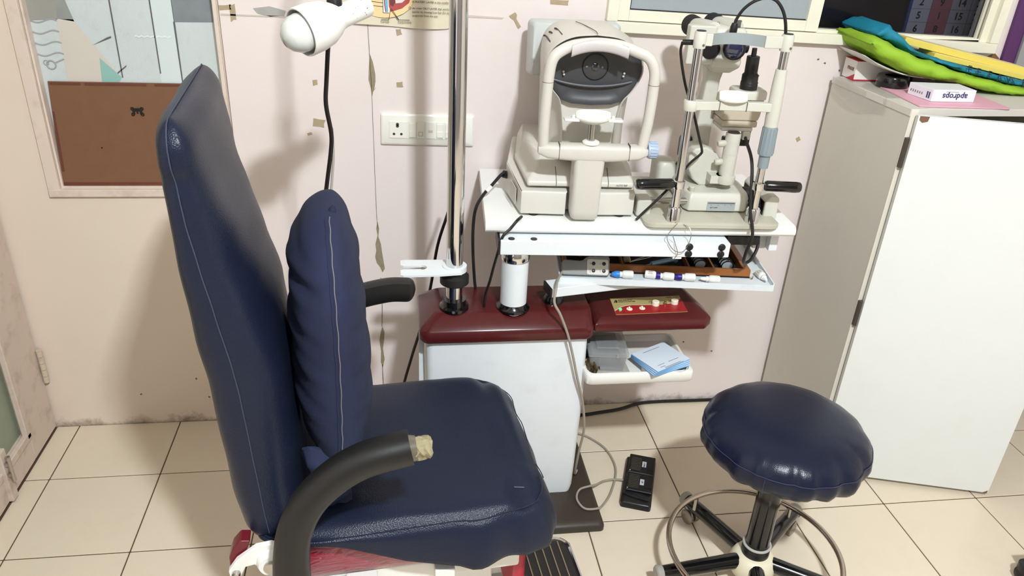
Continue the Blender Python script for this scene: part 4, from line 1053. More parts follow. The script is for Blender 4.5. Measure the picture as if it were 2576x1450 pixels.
# sliding body tier
tier = [(0.100, 0.022), (0.362, 0.022), (0.372, 0.12), (0.345, 0.315), (0.098, 0.315), (0.080, 0.17)]
tier2 = [(0.125, 0.060), (0.345, 0.060), (0.350, 0.14), (0.335, 0.31), (0.108, 0.31), (0.098, 0.18)]
tier3 = [(0.140, 0.095), (0.335, 0.095), (0.338, 0.15), (0.33, 0.305), (0.115, 0.305), (0.108, 0.18)]
g = tg(); g.loft([[Vector((a, b, 0.074 + max(0, b - 0.02) * 0.12)) for a, b in tier], [Vector((a, b, 0.086 + max(0, b - 0.02) * 0.12)) for a, b in tier], [Vector((a, b, 0.112 + max(0, b - 0.05) * 0.14)) for a, b in tier2], [Vector((a, b, 0.138 + max(0, b - 0.09) * 0.05)) for a, b in tier3]])
bt = part('body_tier', g, beige, ar, bevel=0.006, seg=3)
for u in (0.170, 0.298):
    q = tg(); q.prism([(u, 0.0214, 0.075), (u + 0.0014, 0.0214, 0.075), (u + 0.0014, 0.0214, 0.0865), (u, 0.0214, 0.0865)], (0, 0.002, 0)); q.prism([(u, 0.0205, 0.0865), (u + 0.0014, 0.0205, 0.0865), (u + 0.0014, 0.0585, 0.1135), (u, 0.0585, 0.1135)], (0, 0.002, 0)); part('joint_line', q, joint, bt, smooth=False)
lettering('lettering', 'AUTO REF', 0.006, TF @ basis((0.332, 0.0206, 0.0815), (1, 0, 0), (0, 0, 1)), print_grey, bt)
# upper head
front = [(0, .430), (.05, .425), (.085, .410), (.108, .386), (.116, .352), (.108, .325), (.094, .302), (.080, .286), (.073, .27), (.068, .24), (.064, .20), (.064, .16), (.064, .138)]
mid = [(0, .436), (.055, .431), (.090, .416), (.108, .392), (.113, .352), (.111, .325), (.108, .302), (.106, .286), (.104, .27), (.102, .24), (.100, .20), (.100, .16), (.100, .138)]
rear = [(0, .432), (.055, .428), (.085, .412), (.098, .388), (.102, .352), (.101, .325), (.100, .302), (.100, .286), (.099, .27), (.098, .24), (.097, .20), (.096, .16), (.096, .138)]
def sym(o, v, k=1.0, cz=0.345):
    R = [Vector((UC + a * k, v, cz + (b - cz) * k)) for a, b in o]
    Lf = [Vector((UC - a * k, v, cz + (b - cz) * k)) for a, b in reversed(o[1:])]
    return R + Lf
def blend(a, b, t): return [(x + (p - x) * t, y + (q_ - y) * t) for (x, y), (p, q_) in zip(a, b)]
def dense(o, k=4):
    P = catmull([(a, 0, b) for a, b in o], k); return [(p.x, p.z) for p in P]
front, mid, rear = dense(front), dense(mid), dense(rear)
g = tg()
g.loft([sym(front, 0.058, 0.80), sym(front, 0.056, 0.955), sym(front, 0.044, 0.965), sym(front, 0.042, 0.985), sym(front, 0.046, 1.0), sym(front, 0.066, 1.0), sym(blend(front, mid, .5), 0.095), sym(mid, 0.125), sym(blend(mid, rear, .5), 0.19), sym(rear, 0.25), sym(rear, 0.285, 0.93)], cap0=True)
head = part('head', g, beige, ar, sharp=50)
q = tg(); q.tube([(UC, 0.0405, 0.2245), (UC, 0.0405, 0.14)], 0.0009, 6, smooth=False); q.tube([(UC + 0.0, 0.041, 0.432), (UC - 0.002, 0.07, 0.4345), (UC - 0.018, 0.14, 0.4365), (UC - 0.03, 0.18, 0.4365)], 0.0009, 6, 4); part('joint_line', q, joint, head)
for k in range(3):
    u0 = UC - 0.078 - k * 0.0125; w0 = 0.4205 - k * 0.0085
    q = tg(); q.tube([(u0 - 0.006, 0.15, w0 + 0.0032), (u0 - 0.001, 0.144, w0 + 0.0028), (u0 + 0.004, 0.10, w0 - 0.0005 - k * 0.0005), (u0 + 0.0055, 0.085, w0 - 0.003 - k * 0.001)], 0.0022, 8, 5); part('vent_slot', q, black_plastic, head)
# charcoal face, recessed, lower edge at the chin side
fo = [(a, b) for a, b in front if b > 0.276]
fo = fo + [(0.05, 0.270), (0.0, 0.267)]
def fsym(v, k, dz=0.0):
    cz = 0.345
    R = [Vector((UC + a * k, v, cz + (b - cz) * k + dz)) for a, b in fo]; Lf = [Vector((UC - a * k, v, cz + (b - cz) * k + dz)) for a, b in reversed(fo[1:-1])]
    return R + Lf
g = tg(); g.loft([fsym(0.0425, 0.950), fsym(0.0400, 0.942), fsym(0.044, 0.915), fsym(0.053, 0.79), fsym(0.0545, 0.6)], cap0=False)
fc_ = part('face', g, face_dark, ar, sharp=55)
g = tg(); pts = []
for i in range(13):
    t = -1 + 2 * i / 12; pts.append((UC + 0.092 * t, 0.050 - 0.004 * (1 - t * t), 0.318 + 0.012 * t * t - 0.004))
g.tube(pts, 0.004, 8, 3); part('face_ridge', g, face_dark, fc_)
g = tg(); g.lathe([(0.030, 0), (0.030, 0.8), (0.028, 1.0)], (UC + 0.004, 0.060, 0.357), (UC + 0.004, 0.052, 0.357), 36)
lp = part('lens_plate', g, face_dark, fc_)
g = tg(); g.torus((UC + 0.004, 0.0522, 0.357), 0.0295, 0.0009, (0, 1, 0), 40, 6); part('lens_ring', g, black_gloss, fc_)
g = tg(); g.lathe([(0.0095, 0), (0.0090, 0.5), (0.004, 0.9), (0.0005, 1.0)], (UC + 0.004, 0.0525, 0.357), (UC + 0.004, 0.0475, 0.357), 24)
part('lens', g, M('lens_black', (8, 12, 22), 0.04, coat=1.0, spec=0.8), fc_)
for d in (-0.0165, 0.020):
    g = tg(); g.sphere((UC + d, 0.0522, 0.357), 0.0034, 12, 8); part('sensor', g, M('sensor_grey', (110, 108, 104), 0.2, coat=0.8), fc_)
for d in (-0.07, 0.072):
    for k in (0, 1):
        g = tg(); g.sphere((UC + d + 0.0015 * k * (1 if d < 0 else -1), 0.0475, 0.345 - 0.0065 * k), 0.0028, 12, 8); part('led', g, M('led_clear', (190, 186, 176), 0.15, coat=0.8), fc_)
# screen housing at the back
g = tg(); g.M = TF @ Matrix.Translation((UC - 0.012, 0.30, 0.352)) @ Matrix.Rotation(math.radians(-6), 4, 'X')
g.loft([[Vector((p.x, -0.035, p.y)) for p in rrect(-0.113, 0.113, -0.066, 0.066, 0.012, 0, 5)], [Vector((p.x, -0.042, p.y)) for p in rrect(-0.108, 0.108, -0.061, 0.061, 0.012, 0, 5)]][::-1] + [[Vector((p.x, 0.02, p.y)) for p in rrect(-0.118, 0.118, -0.070, 0.070, 0.014, 0, 5)]])
part('screen_housing', g, M('screen_grey', (194, 197, 194), 0.45, var=0.03), ar, sharp=50)
# chin rest column, bar, posts and arch
g = tg()
cs = lambda v0, v1, u0, u1, w: rrect(u0, u1, v0, v1, 0.010, w, 4)
g.loft([cs(-0.018, 0.03, 0.212, 0.266, 0.006), cs(-0.026, 0.035, 0.206, 0.270, 0.012), cs(-0.030, 0.038, 0.203, 0.272, 0.03), cs(-0.032, 0.03, 0.203, 0.272, 0.10), cs(-0.034, 0.02, 0.201, 0.274, 0.165)])
part('chin_rest_column', g, beige, ar, sharp=50)
def sweep(path, r, n=16, k=6, sx=1.0):
    q = tg(); q.tube(path, r, n, k); return q
g = tg(); rings = []
for i in range(13):
    t = i / 12; u = 0.116 + (0.374 - 0.116) * t
    hgt = 0.0205 * (0.72 + 0.28 * math.sin(math.pi * t)) ; dp = 0.020
    cw = 0.179 - 0.004 * math.sin(math.pi * t); e = 1.0
    if i in (0, 12): e = 0.55
    rings.append([Vector((u, -0.016 + dp * e * math.copysign(abs(math.cos(a)) ** 0.55, math.cos(a)), cw + hgt * e * math.copysign(abs(math.sin(a)) ** 0.55, math.sin(a)))) for a in [2 * math.pi * j / 24 for j in range(24)]])
g.loft(rings)
cbar = part('chin_rest_bar', g, beige, ar, sharp=60)
for u in (0.163, 0.327):
    q = tg(); q.bb(u, u + 0.0012, -0.0366, -0.010, 0.162, 0.1985); part('joint_line', q, joint, cbar, smooth=False)
arch = [(0.128, -0.014, 0.175), (0.1265, -0.016, 0.23), (0.1275, -0.017, 0.30), (0.130, -0.017, 0.355), (0.137, -0.015, 0.386), (0.155, -0.010, 0.402), (0.185, -0.002, 0.413), (0.232, 0.002, 0.418), (0.285, -0.002, 0.415), (0.325, -0.008, 0.404), (0.352, -0.014, 0.392), (0.366, -0.017, 0.366), (0.3685, -0.017, 0.33), (0.367, -0.016, 0.26), (0.363, -0.014, 0.21), (0.360, -0.013, 0.175)]
g = tg(); g.tube(arch, 0.0125, 16, 5)
af = part('arch_frame', g, beige, ar, sharp=60)
for u, w in ((0.1285, 0.335), (0.3685, 0.335)):
    q = tg(); q.torus((u, -0.017, w), 0.0124, 0.0006, (0, 0, 1), 28, 6); part('joint_line', q, joint, af)
# brow rest pad
g = tg(); bp1 = []; bp2 = []
def pad(s, t):
    u = 0.176 + (0.303 - 0.176) * s; arc = 1 - (2 * s - 1) ** 2
    return Vector((u, -0.0175 + 0.011 * arc - 0.004 * math.sin(math.pi * t), 0.390 + 0.012 * arc + 0.026 * t))
g.grid(pad, 16, 6, thick=(0, -0.005, 0))
pd = part('brow_rest', g, M('brow_silicone', (196, 190, 188), 0.4, var=0.03), ar, sharp=80)
# chin cup
g = tg(); g.cyl((0.2385, -0.014, 0.185), (0.2385, -0.014, 0.245), 0.008, n=20); part('chin_post', g, steel, ar)
g = tg(); g.lathe([(0.020, 0), (0.020, 0.6), (0.016, 1.0)], (0.2385, -0.014, 0.196), (0.2385, -0.014, 0.203), 28); part('chin_post_collar', g, white_plastic, ar)
def chin(s, t):
    a = 2 * math.pi * s; r = t
    u = 0.041 * r * math.cos(a); v = 0.030 * r * math.sin(a)
    return Vector((0.2385 + u, -0.014 + v, 0.246 + 0.016 * r ** 2 + (0.006 * r if v > 0 else -0.004 * r)))
g = tg(); g.grid(lambda s, t: chin(s, max(t, 0.01)), 32, 8, thick=(0, 0, 0.004)); cc = part('chin_cup', g, white_plastic, ar, sharp=80)
for s in (-1, 1):
    g = tg(); c0 = 0.2385 + s * 0.050; g.bb(min(c0 - 0.018, c0 + 0.018), max(c0 - 0.018, c0 + 0.018), -0.030, -0.004, 0.249, 0.256); wv = part('chin_cup_wing', g, white_plastic, cc, bevel=0.003)
    g = tg(); g.cyl((c0 - s * 0.004, -0.016, 0.255), (c0 - s * 0.004, -0.016, 0.263), 0.004, n=12); part('paper_pin', g, white_plastic, cc)
g = tg(); g.lathe([(0.018, 0), (0.019, 0.15), (0.019, 0.8), (0.016, 1.0)], (0.374, -0.014, 0.183), (0.398, -0.014, 0.184), 24)
kn = part('height_knob', g, M('knob_blue_grey', (168, 184, 206), 0.4, var=0.04), ar)
for k in range(16):
    a = 2 * math.pi * k / 16; q = tg(); q.box((0.386, -0.014 + 0.019 * math.cos(a), 0.1835 + 0.019 * math.sin(a)), (0.016, 0.003, 0.003), rx=a); part('knurl', q, M('knob_blue_grey', (168, 184, 206), 0.4), kn, smooth=False)
# ================================================================== SLIT LAMP
ivory = M('instrument_ivory', (205, 203, 191), 0.4, var=0.03, vscale=12, stain=(150, 134, 104), stain_amt=0.22, stain_scale=22)
grey_band = M('slate_plastic', (150, 158, 158), 0.45, var=0.06, vscale=20)
sl = thing('slit_lamp', 'ivory slit lamp microscope with chrome head rest posts and black grips on the table', 'slit lamp', tuple(TF @ Vector((0.56, 0.12, 0.0))), math.radians(-3.5))
g = tg(); g.loft([rrect(0.385, 0.725, -0.046, 0.30, 0.025, 0.0005, 5), rrect(0.385, 0.725, -0.046, 0.30, 0.025, 0.009, 5), rrect(0.388, 0.722, -0.043, 0.297, 0.025, 0.011, 5)])
part('base_plate', g, M('base_plate_ivory', (190, 186, 168), 0.5, var=0.05, stain=(120, 108, 88), stain_amt=0.35, stain_scale=16), sl, sharp=50)
g = tg(); g.bb(0.375, 0.412, 0.015, 0.16, 0.002, 0.050); part('rail_block', g, ivory, sl, bevel=0.007, seg=3)
g = tg(); g.prism([(0.700, 0.015, 0.0), (0.735, 0.015, 0.0), (0.735, 0.015, 0.056), (0.726, 0.015, 0.064), (0.712, 0.015, 0.064), (0.700, 0.015, 0.050)], (0, 0.16, 0)); rb_ = part('rail_block', g, ivory, sl, bevel=0.004, seg=3)
g = tg(); g.prism([(0.6985, 0.022, 0.006), (0.6985, 0.165, 0.006), (0.6985, 0.165, 0.046), (0.6985, 0.022, 0.046)], (0.0018, 0, 0)); part('rail_opening', g, black_plastic, rb_, smooth=False)
for v in (0.05, 0.12):
    g = tg(); g.lathe([(0.016, 0), (0.019, 0.15), (0.019, 0.85), (0.016, 1.0)], (0.676, v, 0.030), (0.698, v, 0.030), 28); part('rail_wheel', g, black_rubber, sl)
for k, (a, b) in enumerate(((0.405, 0.515),)):
    g = tg(); g.cyl((a, 0.045, 0.036), (b, 0.045, 0.036), 0.0085, n=20); part('rail_axle', g, steel, sl)
# carriage
g = tg(); body = [(0.510, 0.030), (0.655, 0.030), (0.668, 0.05), (0.672, 0.18), (0.64, 0.24), (0.53, 0.24), (0.503, 0.18), (0.500, 0.05)]
g.loft([[Vector((a, b, 0.014)) for a, b in body], [Vector((a, b, 0.044 + (b - 0.03) * 0.02)) for a, b in body], [Vector((UC2[0] + (a - UC2[0]) * 0.93, UC2[1] + (b - UC2[1]) * 0.9, 0.060)) for UC2 in [(0.586, 0.13)] for a, b in body]])
cg_ = part('carriage', g, ivory, sl, bevel=0.005, seg=3)
g = tg(); g.bb(0.556, 0.628, 0.0285, 0.0300, 0.017, 0.041); rp_ = part('rating_plate', g, M('aluminium_plate', (176, 182, 184), 0.4, metal=0.3), cg_, smooth=False)
g = tg(); g.bb(0.558, 0.626, 0.0278, 0.0286, 0.0365, 0.039); part('plate_strip', g, M('plate_dark', (96, 100, 106), 0.5), rp_, smooth=False)
for x_ in (0.566, 0.584, 0.602, 0.618):
    lettering('lettering', 'III', 0.003, TF @ basis((x_, 0.0282, 0.0325), (1, 0, 0), (0, 0, 1)), print_grey, rp_)
lettering('lettering', 'SLIT LAMP', 0.0042, TF @ basis((0.574, 0.0282, 0.0255), (1, 0, 0), (0, 0, 1)), print_black, rp_)
g = tg(); g.lathe([(0.007, 0), (0.0075, 0.2), (0.0075, 0.9), (0.006, 1.0)], (0.519, 0.055, 0.057), (0.518, 0.053, 0.073), 16); part('lock_knob', g, M('knob_ivory', (196, 192, 176), 0.45), cg_)
g = tg(); g.loft([rrect(0.462, 0.520, 0.19, 0.27, 0.02, w, 5) for w in (0.014, 0.075)] + [rrect(0.468, 0.514, 0.196, 0.264, 0.02, 0.085, 5)]); part('rear_cover', g, ivory, sl, sharp=50)
g = tg(); g.cyl((0.527, 0.21, 0.06), (0.527, 0.21, 0.083), 0.009, n=16); part('rear_knob', g, black_plastic, sl)
# swinging pillar (C-shaped casting)
prof = [(0.585, 0.058), (0.645, 0.058), (0.650, 0.075), (0.640, 0.088), (0.625, 0.100), (0.618, 0.118), (0.60, 0.128), (0.585, 0.148), (0.560, 0.160), (0.530, 0.156), (0.518, 0.135), (0.520, 0.105), (0.535, 0.075), (0.555, 0.060)]
g = tg(); g.prism([(a - 0.005, 0.095, b) for a, b in prof], (0, 0.085, 0)); part('pillar_casting', g, ivory, sl, bevel=0.006, seg=3)
g = tg(); g.loft([sellipse(0.60, 0.125, 0.04, 0.04, 2, 28, w) for w in (0.052, 0.062)]); part('pivot_disc', g, ivory, sl)
g = tg(); g.loft([[Vector((0.572 + 0.055 * t + 0.0 * c, 0.0, 0.0)) for t in (0,)] for c in (0,)]) if False else None
g = tg(); g.loft([sellipse(0.606, 0.070, 0.022, 0.022, 2, 28, 0.078), sellipse(0.606, 0.070, 0.024, 0.024, 2, 28, 0.082), sellipse(0.606, 0.070, 0.024, 0.024, 2, 28, 0.098)]); g.bb(0.565, 0.608, 0.060, 0.11, 0.078, 0.098); part('lamp_arm', g, ivory, sl, sharp=50)
g = tg(); g.lathe([(0.018, 0), (0.0185, 0.02), (0.0185, 0.5), (0.0180, 0.505), (0.0185, 0.51), (0.0185, 0.99), (0.017, 1.0)], (0.607, 0.072, 0.097), (0.609, 0.075, 0.205), 32); ic = part('illumination_column', g, ivory, sl, sharp=30)
g = tg(); g.cyl((0.609, 0.075, 0.2045), (0.609, 0.075, 0.2075), 0.0145, n=28); part('column_cap', g, M('cap_dark_grey', (70, 66, 66), 0.5, var=0.2, vscale=60), ic)
for w in (0.179, 0.132):
    g = tg(); g.lathe([(0.007, 0), (0.0085, 0.2), (0.0085, 0.8), (0.006, 1.0)], (0.592, 0.072, w), (0.572, 0.072, w - 0.002), 16); part('clamp_knob', g, M('knob_ivory', (196, 192, 176), 0.45), ic)
g = tg(); g.bb(0.58, 0.66, 0.085, 0.16, 0.205, 0.216); g.bb(0.635, 0.655, 0.08, 0.10, 0.185, 0.207); part('lamp_yoke', g, ivory, sl, bevel=0.004)
g = tg(); g.bb(0.650, 0.668, 0.11, 0.135, 0.165, 0.23); g.bb(0.60, 0.668, 0.112, 0.133, 0.16, 0.182); part('yoke_bracket', g, black_plastic, sl, bevel=0.004)
g = tg(); hp = [(0.578, 0.232), (0.668, 0.232), (0.672, 0.244), (0.676, 0.284), (0.670, 0.289), (0.584, 0.289), (0.580, 0.284)]
g.prism([(a, 0.085, b) for a, b in hp], (0, 0.075, 0)); lh = part('lamp_head', g, M('lamp_head_beige', (190, 178, 158), 0.45, var=0.04), sl, bevel=0.004)
g = tg(); g.bb(0.577, 0.668, 0.083, 0.162, 0.216, 0.232); part('head_foot', g, M('lamp_head_beige', (190, 178, 158), 0.45), lh, bevel=0.004)
g = tg(); g.loft([sellipse(0.637, 0.105, 0.041, 0.038, 4, 32, 0.288), sellipse(0.637, 0.105, 0.041, 0.038, 4, 32, 0.303), sellipse(0.637, 0.105, 0.038, 0.035, 4, 32, 0.307)]); part('head_top', g, ivory, lh, sharp=50)
for u0, u1 in ((0.568, 0.580), (0.674, 0.687)):
    g = tg(); g.cyl((u0, 0.115, 0.262), (u1, 0.115, 0.262), 0.012, n=20); part('slit_knob', g, black_plastic, lh)
g = tg(); g.lathe([(0.0205, 0.0), (0.0205, 0.18), (0.0195, 0.20), (0.0195, 0.36), (0.0155, 0.41), (0.0152, 0.80), (0.0145, 0.81), (0.0062, 0.815), (0.0058, 1.0)], (0.634, 0.100, 0.306), (0.632, 0.100, 0.404), 32); bl = part('lamp_housing', g, M('housing_black', (26, 25, 24), 0.4, var=0.1), sl, sharp=30)
for h_ in (0.318, 0.324, 0.341):
    g = tg(); g.torus((0.634, 0.100, h_), 0.0202 if h_ < 0.33 else 0.0192, 0.0009, (0, 0, 1), 32, 6); part('grip_ring', g, M('housing_black', (26, 25, 24), 0.4), bl)
# microscope
g = tg(); g.loft([rrect(0.535, 0.580, 0.15, 0.19, 0.006, 0.12, 3), rrect(0.538, 0.578, 0.15, 0.19, 0.006, 0.20, 3), rrect(0.545, 0.580, 0.15, 0.19, 0.006, 0.315, 3), rrect(0.540, 0.585, 0.145, 0.195, 0.006, 0.345, 3)]); part('microscope_arm', g, ivory, sl, sharp=50)
g = tg(); g.bb(0.510, 0.545, 0.16, 0.20, 0.105, 0.165); part('arm_bellows', g, black_plastic, sl, bevel=0.01, seg=3)
g = tg(); g.loft([rrect(0.545, 0.592, 0.12, 0.20, 0.008, 0.340, 3), rrect(0.530, 0.605, 0.10, 0.22, 0.010, 0.356, 3), rrect(0.528, 0.608, 0.10, 0.22, 0.010, 0.368, 3), rrect(0.534, 0.606, 0.10, 0.22, 0.010, 0.374, 3), rrect(0.530, 0.610, 0.10, 0.23, 0.012, 0.44, 3), rrect(0.535, 0.605, 0.105, 0.22, 0.012, 0.446, 3)]); mb = part('microscope_body', g, ivory, sl, sharp=50)
g = tg(); g.lathe([(0.0255, 0), (0.0265, 0.2), (0.0265, 0.85), (0.0225, 1.0)], (0.581, 0.105, 0.405), (0.577, 0.080, 0.402), 32); ob = part('objective', g, black_plastic, mb)
g = tg(); g.lathe([(0.0215, 0), (0.016, 0.7), (0.0005, 1.0)], (0.577, 0.0805, 0.402), (0.5765, 0.0765, 0.4015), 32); part('objective_glass', g, M('coated_lens', (18, 26, 62), 0.03, coat=1.0, spec=0.9, var=0.5, vscale=30), ob)
g = tg(); g.lathe([(0.020, 0), (0.022, 0.2), (0.022, 0.85), (0.019, 1.0)], (0.537, 0.125, 0.400), (0.520, 0.092, 0.395), 28); part('magnification_drum', g, black_plastic, mb)
for u0, u1, w in ((0.505, 0.53, 0.402), (0.607, 0.622, 0.402)):
    g = tg(); g.lathe([(0.013, 0), (0.014, 0.2), (0.014, 0.9), (0.011, 1.0)], (u0, 0.12, w), (u1, 0.12, w), 24); part('magnification_knob', g, black_plastic, mb)
for u0, w0 in ((0.532, 0.432), (0.586, 0.438)):
    g = tg(); g.lathe([(0.019, 0), (0.021, 0.3), (0.021, 0.8), (0.019, 1.0)], (u0 + 0.004, 0.13, w0 + 0.004), (u0 - 0.012, 0.225, w0 - 0.002), 28); et = part('eyepiece_tube', g, ivory, mb)
    g = tg(); g.lathe([(0.021, 0), (0.024, 0.15), (0.022, 0.3), (0.025, 0.45), (0.023, 0.6), (0.026, 0.8), (0.020, 1.0)], (u0 - 0.012, 0.223, w0 - 0.002), (u0 - 0.016, 0.262, w0 - 0.004), 28); part('eyecup', g, black_rubber, et, sharp=60)
    g = tg(); g.sphere((u0 + 0.022, 0.16, w0 + 0.016), 0.004, 12, 8); part('screw', g, steel, et)
g = tg(); g.bb(0.470, 0.535, 0.10, 0.13, 0.36, 0.45); part('side_plate', g, M('side_plate_ivory', (205, 203, 191), 0.4), mb, bevel=0.004)
g = tg(); g.bb(0.588, 0.596, 0.12, 0.13, 0.446, 0.462); part('filter_lever', g, M('lever_grey', (90, 90, 86), 0.5), mb, bevel=0.001)
# head rest
for u, kind in ((0.4575, 'L'), (0.654, 'R')):
    g = tg(); g.lathe([(0.0165, 0), (0.0165, 0.9), (0.0140, 1.0)], (u, -0.026, 0.010), (u, -0.026, 0.048), 24); part('post_socket', g, chrome, sl)
    ut = u - 0.003
    g = tg(); g.cyl((u, -0.026, 0.03), (ut, -0.03, 0.44), 0.0105 if kind == 'L' else 0.0095, n=24); part('post', g, chrome, sl)
    g = tg(); g.lathe([(0.0145, 0), (0.0150, 0.1), (0.0150, 0.9), (0.012, 1.0)], (u, -0.027, 0.096), (u, -0.027, 0.116), 24); cl = part('grip_clamp', g, chrome, sl)
    d = -1 if kind == 'L' else 1
    g = tg(); g.lathe([(0.0085, 0), (0.0130, 0.08), (0.0135, 0.85), (0.0125, 0.97), (0.010, 1.0)], (u + d * 0.012, -0.027, 0.106), (u + d * 0.104, -0.029, 0.104), 28); part('grip', g, black_gloss, sl, sharp=50)
    g = tg(); g.lathe([(0.0135, 0), (0.0140, 0.1), (0.0140, 0.9), (0.0125, 0.97), (0.0125, 1.0)], (ut, -0.03, 0.422), (ut, -0.03, 0.458), 24); pc = part('post_cap', g, ivory, sl)
    g = tg(); g.cyl((ut, -0.03, 0.4575), (ut, -0.03, 0.4595), 0.0105, n=20); part('post_plug', g, black_plastic, pc)
    g = tg(); g.cyl((ut + 0.005, -0.0425, 0.430), (ut + 0.005, -0.0445, 0.430), 0.0028, n=12); part('cap_screw', g, steel, pc)
# sleeve and ribbed grip on the right post
g = tg(); g.lathe([(0.0155, 0), (0.0160, 0.3), (0.0150, 0.7), (0.0125, 1.0)], (0.6535, -0.028, 0.25), (0.6515, -0.029, 0.382), 28); part('height_sleeve', g, ivory, sl)
g = tg(); g.lathe([(0.0125, 0), (0.0130, 0.30), (0.0175, 0.32), (0.0180, 0.4), (0.0165, 0.97), (0.0155, 1.0)], (0.654, -0.028, 0.152), (0.6535, -0.028, 0.252), 28); gs = part('height_grip', g, M('grip_slate', (136, 148, 152), 0.5, var=0.05), sl, sharp=40)
for k in range(14):
    a = 2 * math.pi * k / 14; q = tg(); q.cyl((0.654 + 0.0172 * math.cos(a), -0.028 + 0.0172 * math.sin(a), 0.188), (0.6537 + 0.0162 * math.cos(a), -0.028 + 0.0162 * math.sin(a), 0.248), 0.0016, n=6); part('grip_rib', q, M('grip_slate', (136, 148, 152), 0.5), gs)
# chin rest of the slit lamp
g = tg(); g.lathe([(0.0155, 0), (0.0165, 0.1), (0.0165, 0.9), (0.015, 1.0)], (0.4555, -0.029, 0.284), (0.4555, -0.029, 0.307), 24); part('chin_rest_ring', g, ivory, sl)
def band(s, t, sag, w0, w1, u0, u1, v0):
    u = u0 + (u1 - u0) * s; return Vector((u, v0 + sag * (1 - (2 * s - 1) ** 2), w0 + (w1 - w0) * t))
g = tg(); g.prism([(0.46, -0.041, 0.286), (0.515, -0.036, 0.286), (0.525, -0.034, 0.286), (0.585, -0.034, 0.286), (0.65, -0.040, 0.286), (0.65, -0.018, 0.286), (0.46, -0.015, 0.286)], (0, 0, 0.020)); cr_ = part('chin_rest_bridge', g, ivory, sl, bevel=0.002)
g = tg(); g.grid(lambda s, t: Vector((0.5535 + 0.034 * math.cos(2 * math.pi * s) * max(t, 0.01), -0.026 + 0.022 * math.sin(2 * math.pi * s) * max(t, 0.01), 0.308 + 0.010 * t ** 2 + (0.008 * t if math.sin(2 * math.pi * s) > 0 else -0.006 * t))), 28, 8, thick=(0, 0, 0.004)); part('chin_cup', g, white_plastic, sl, sharp=80)
g = tg(); g.bb(0.521, 0.5222, -0.0365, -0.02, 0.2855, 0.3065); g.bb(0.585, 0.5862, -0.0365, -0.02, 0.2855, 0.3065); part('joint_line', g, joint, cr_, smooth=False, stuff=True)
# brow band
g = tg(); g.grid(lambda s, t: band(s, t, 0.030, 0.428, 0.4525, 0.478, 0.604, -0.034), 20, 3, thick=(0, -0.003, 0)); part('brow_band', g, grey_band, sl, sharp=70)
for u0, u1 in ((0.462, 0.482), (0.600, 0.646)):
    g = tg(); g.bb(u0, u1, -0.036, -0.028, 0.427, 0.4535); part('brow_bracket', g, ivory, sl, bevel=0.002)
# cables of the slit lamp
g = tg(); g.lathe([(0.0085, 0), (0.0085, 0.6), (0.006, 1.0)], (0.543, 0.02, 0.449), (0.544, 0.02, 0.470), 16); part('cable_gland', g, black_plastic, sl)
g = tg(); g.tube([(0.544, 0.02, 0.468), (0.546, 0.02, 0.478), (0.556, 0.015, 0.500), (0.575, 0.01, 0.518), (0.600, 0.005, 0.527), (0.622, 0.0, 0.522), (0.640, -0.005, 0.500), (0.650, -0.01, 0.468), (0.656, -0.012, 0.42), (0.660, -0.012, 0.38)], 0.0036, 8, 6); part('lamp_cable', g, cable_black, sl)
g = tg(); g.tube([(0.662, -0.012, 0.385), (0.664, -0.010, 0.365)], 0.0062, 10, smooth=False); g.tube([(0.664, -0.010, 0.366), (0.666, -0.012, 0.345), (0.669, -0.014, 0.335)], 0.0045, 8, 4); part('cable_plug', g, black_plastic, sl, stuff=True)
g = tg(); g.lathe([(0.006, 0), (0.006, 1)], (0.425, -0.0, 0.428), (0.455, -0.01, 0.43), 14); part('side_jack', g, black_plastic, sl)
g = tg(); g.tube([(0.425, 0.0, 0.428), (0.428, 0.01, 0.40), (0.452, 0.02, 0.33), (0.482, 0.03, 0.27), (0.512, 0.04, 0.20), (0.530, 0.06, 0.165), (0.532, 0.07, 0.15), (0.50, 0.05, 0.13), (0.46, 0.01, 0.10), (0.42, -0.005, 0.06), (0.385, -0.005, 0.02), (0.37, -0.008, 0.004)], 0.0032, 8, 6); part('signal_cable', g, cable_black, sl)
g = tg(); g.tube([(0.645, 0.095, 0.195), (0.640, 0.06, 0.185), (0.640, 0.02, 0.165), (0.641, 0.0, 0.14), (0.640, -0.02, 0.10), (0.642, -0.04, 0.04), (0.648, -0.052, 0.010), (0.650, -0.060, -0.02), (0.646, -0.052, -0.06), (0.655, -0.03, -0.098), (0.68, -0.01, -0.10), (0.70, 0.01, -0.075), (0.705, 0.03, -0.045)], 0.0042, 8, 6); part('supply_cable', g, cable_black, sl)
wire = G(TF); wire.tube([(0.463, -0.046, 0.012), (0.445, -0.056, -0.005), (0.437, -0.066, -0.02), (0.452, -0.071, -0.044), (0.470, -0.073, -0.052), (0.485, -0.071, -0.045), (0.495, -0.066, -0.015), (0.492, -0.056, 0.004), (0.478, -0.046, 0.010)], 0.0009, 6, 6)
wire.tube([(0.45, -0.060, -0.01), (0.459, -0.070, -0.035), (0.466, -0.073, -0.056), (0.459, -0.072, -0.072)], 0.0009, 6, 6)
solo('thin_wire', 'thin grey wire looped over the front edge of the instrument table', 'wire', wire, M('wire_grey', (140, 136, 130), 0.3, 0.7))
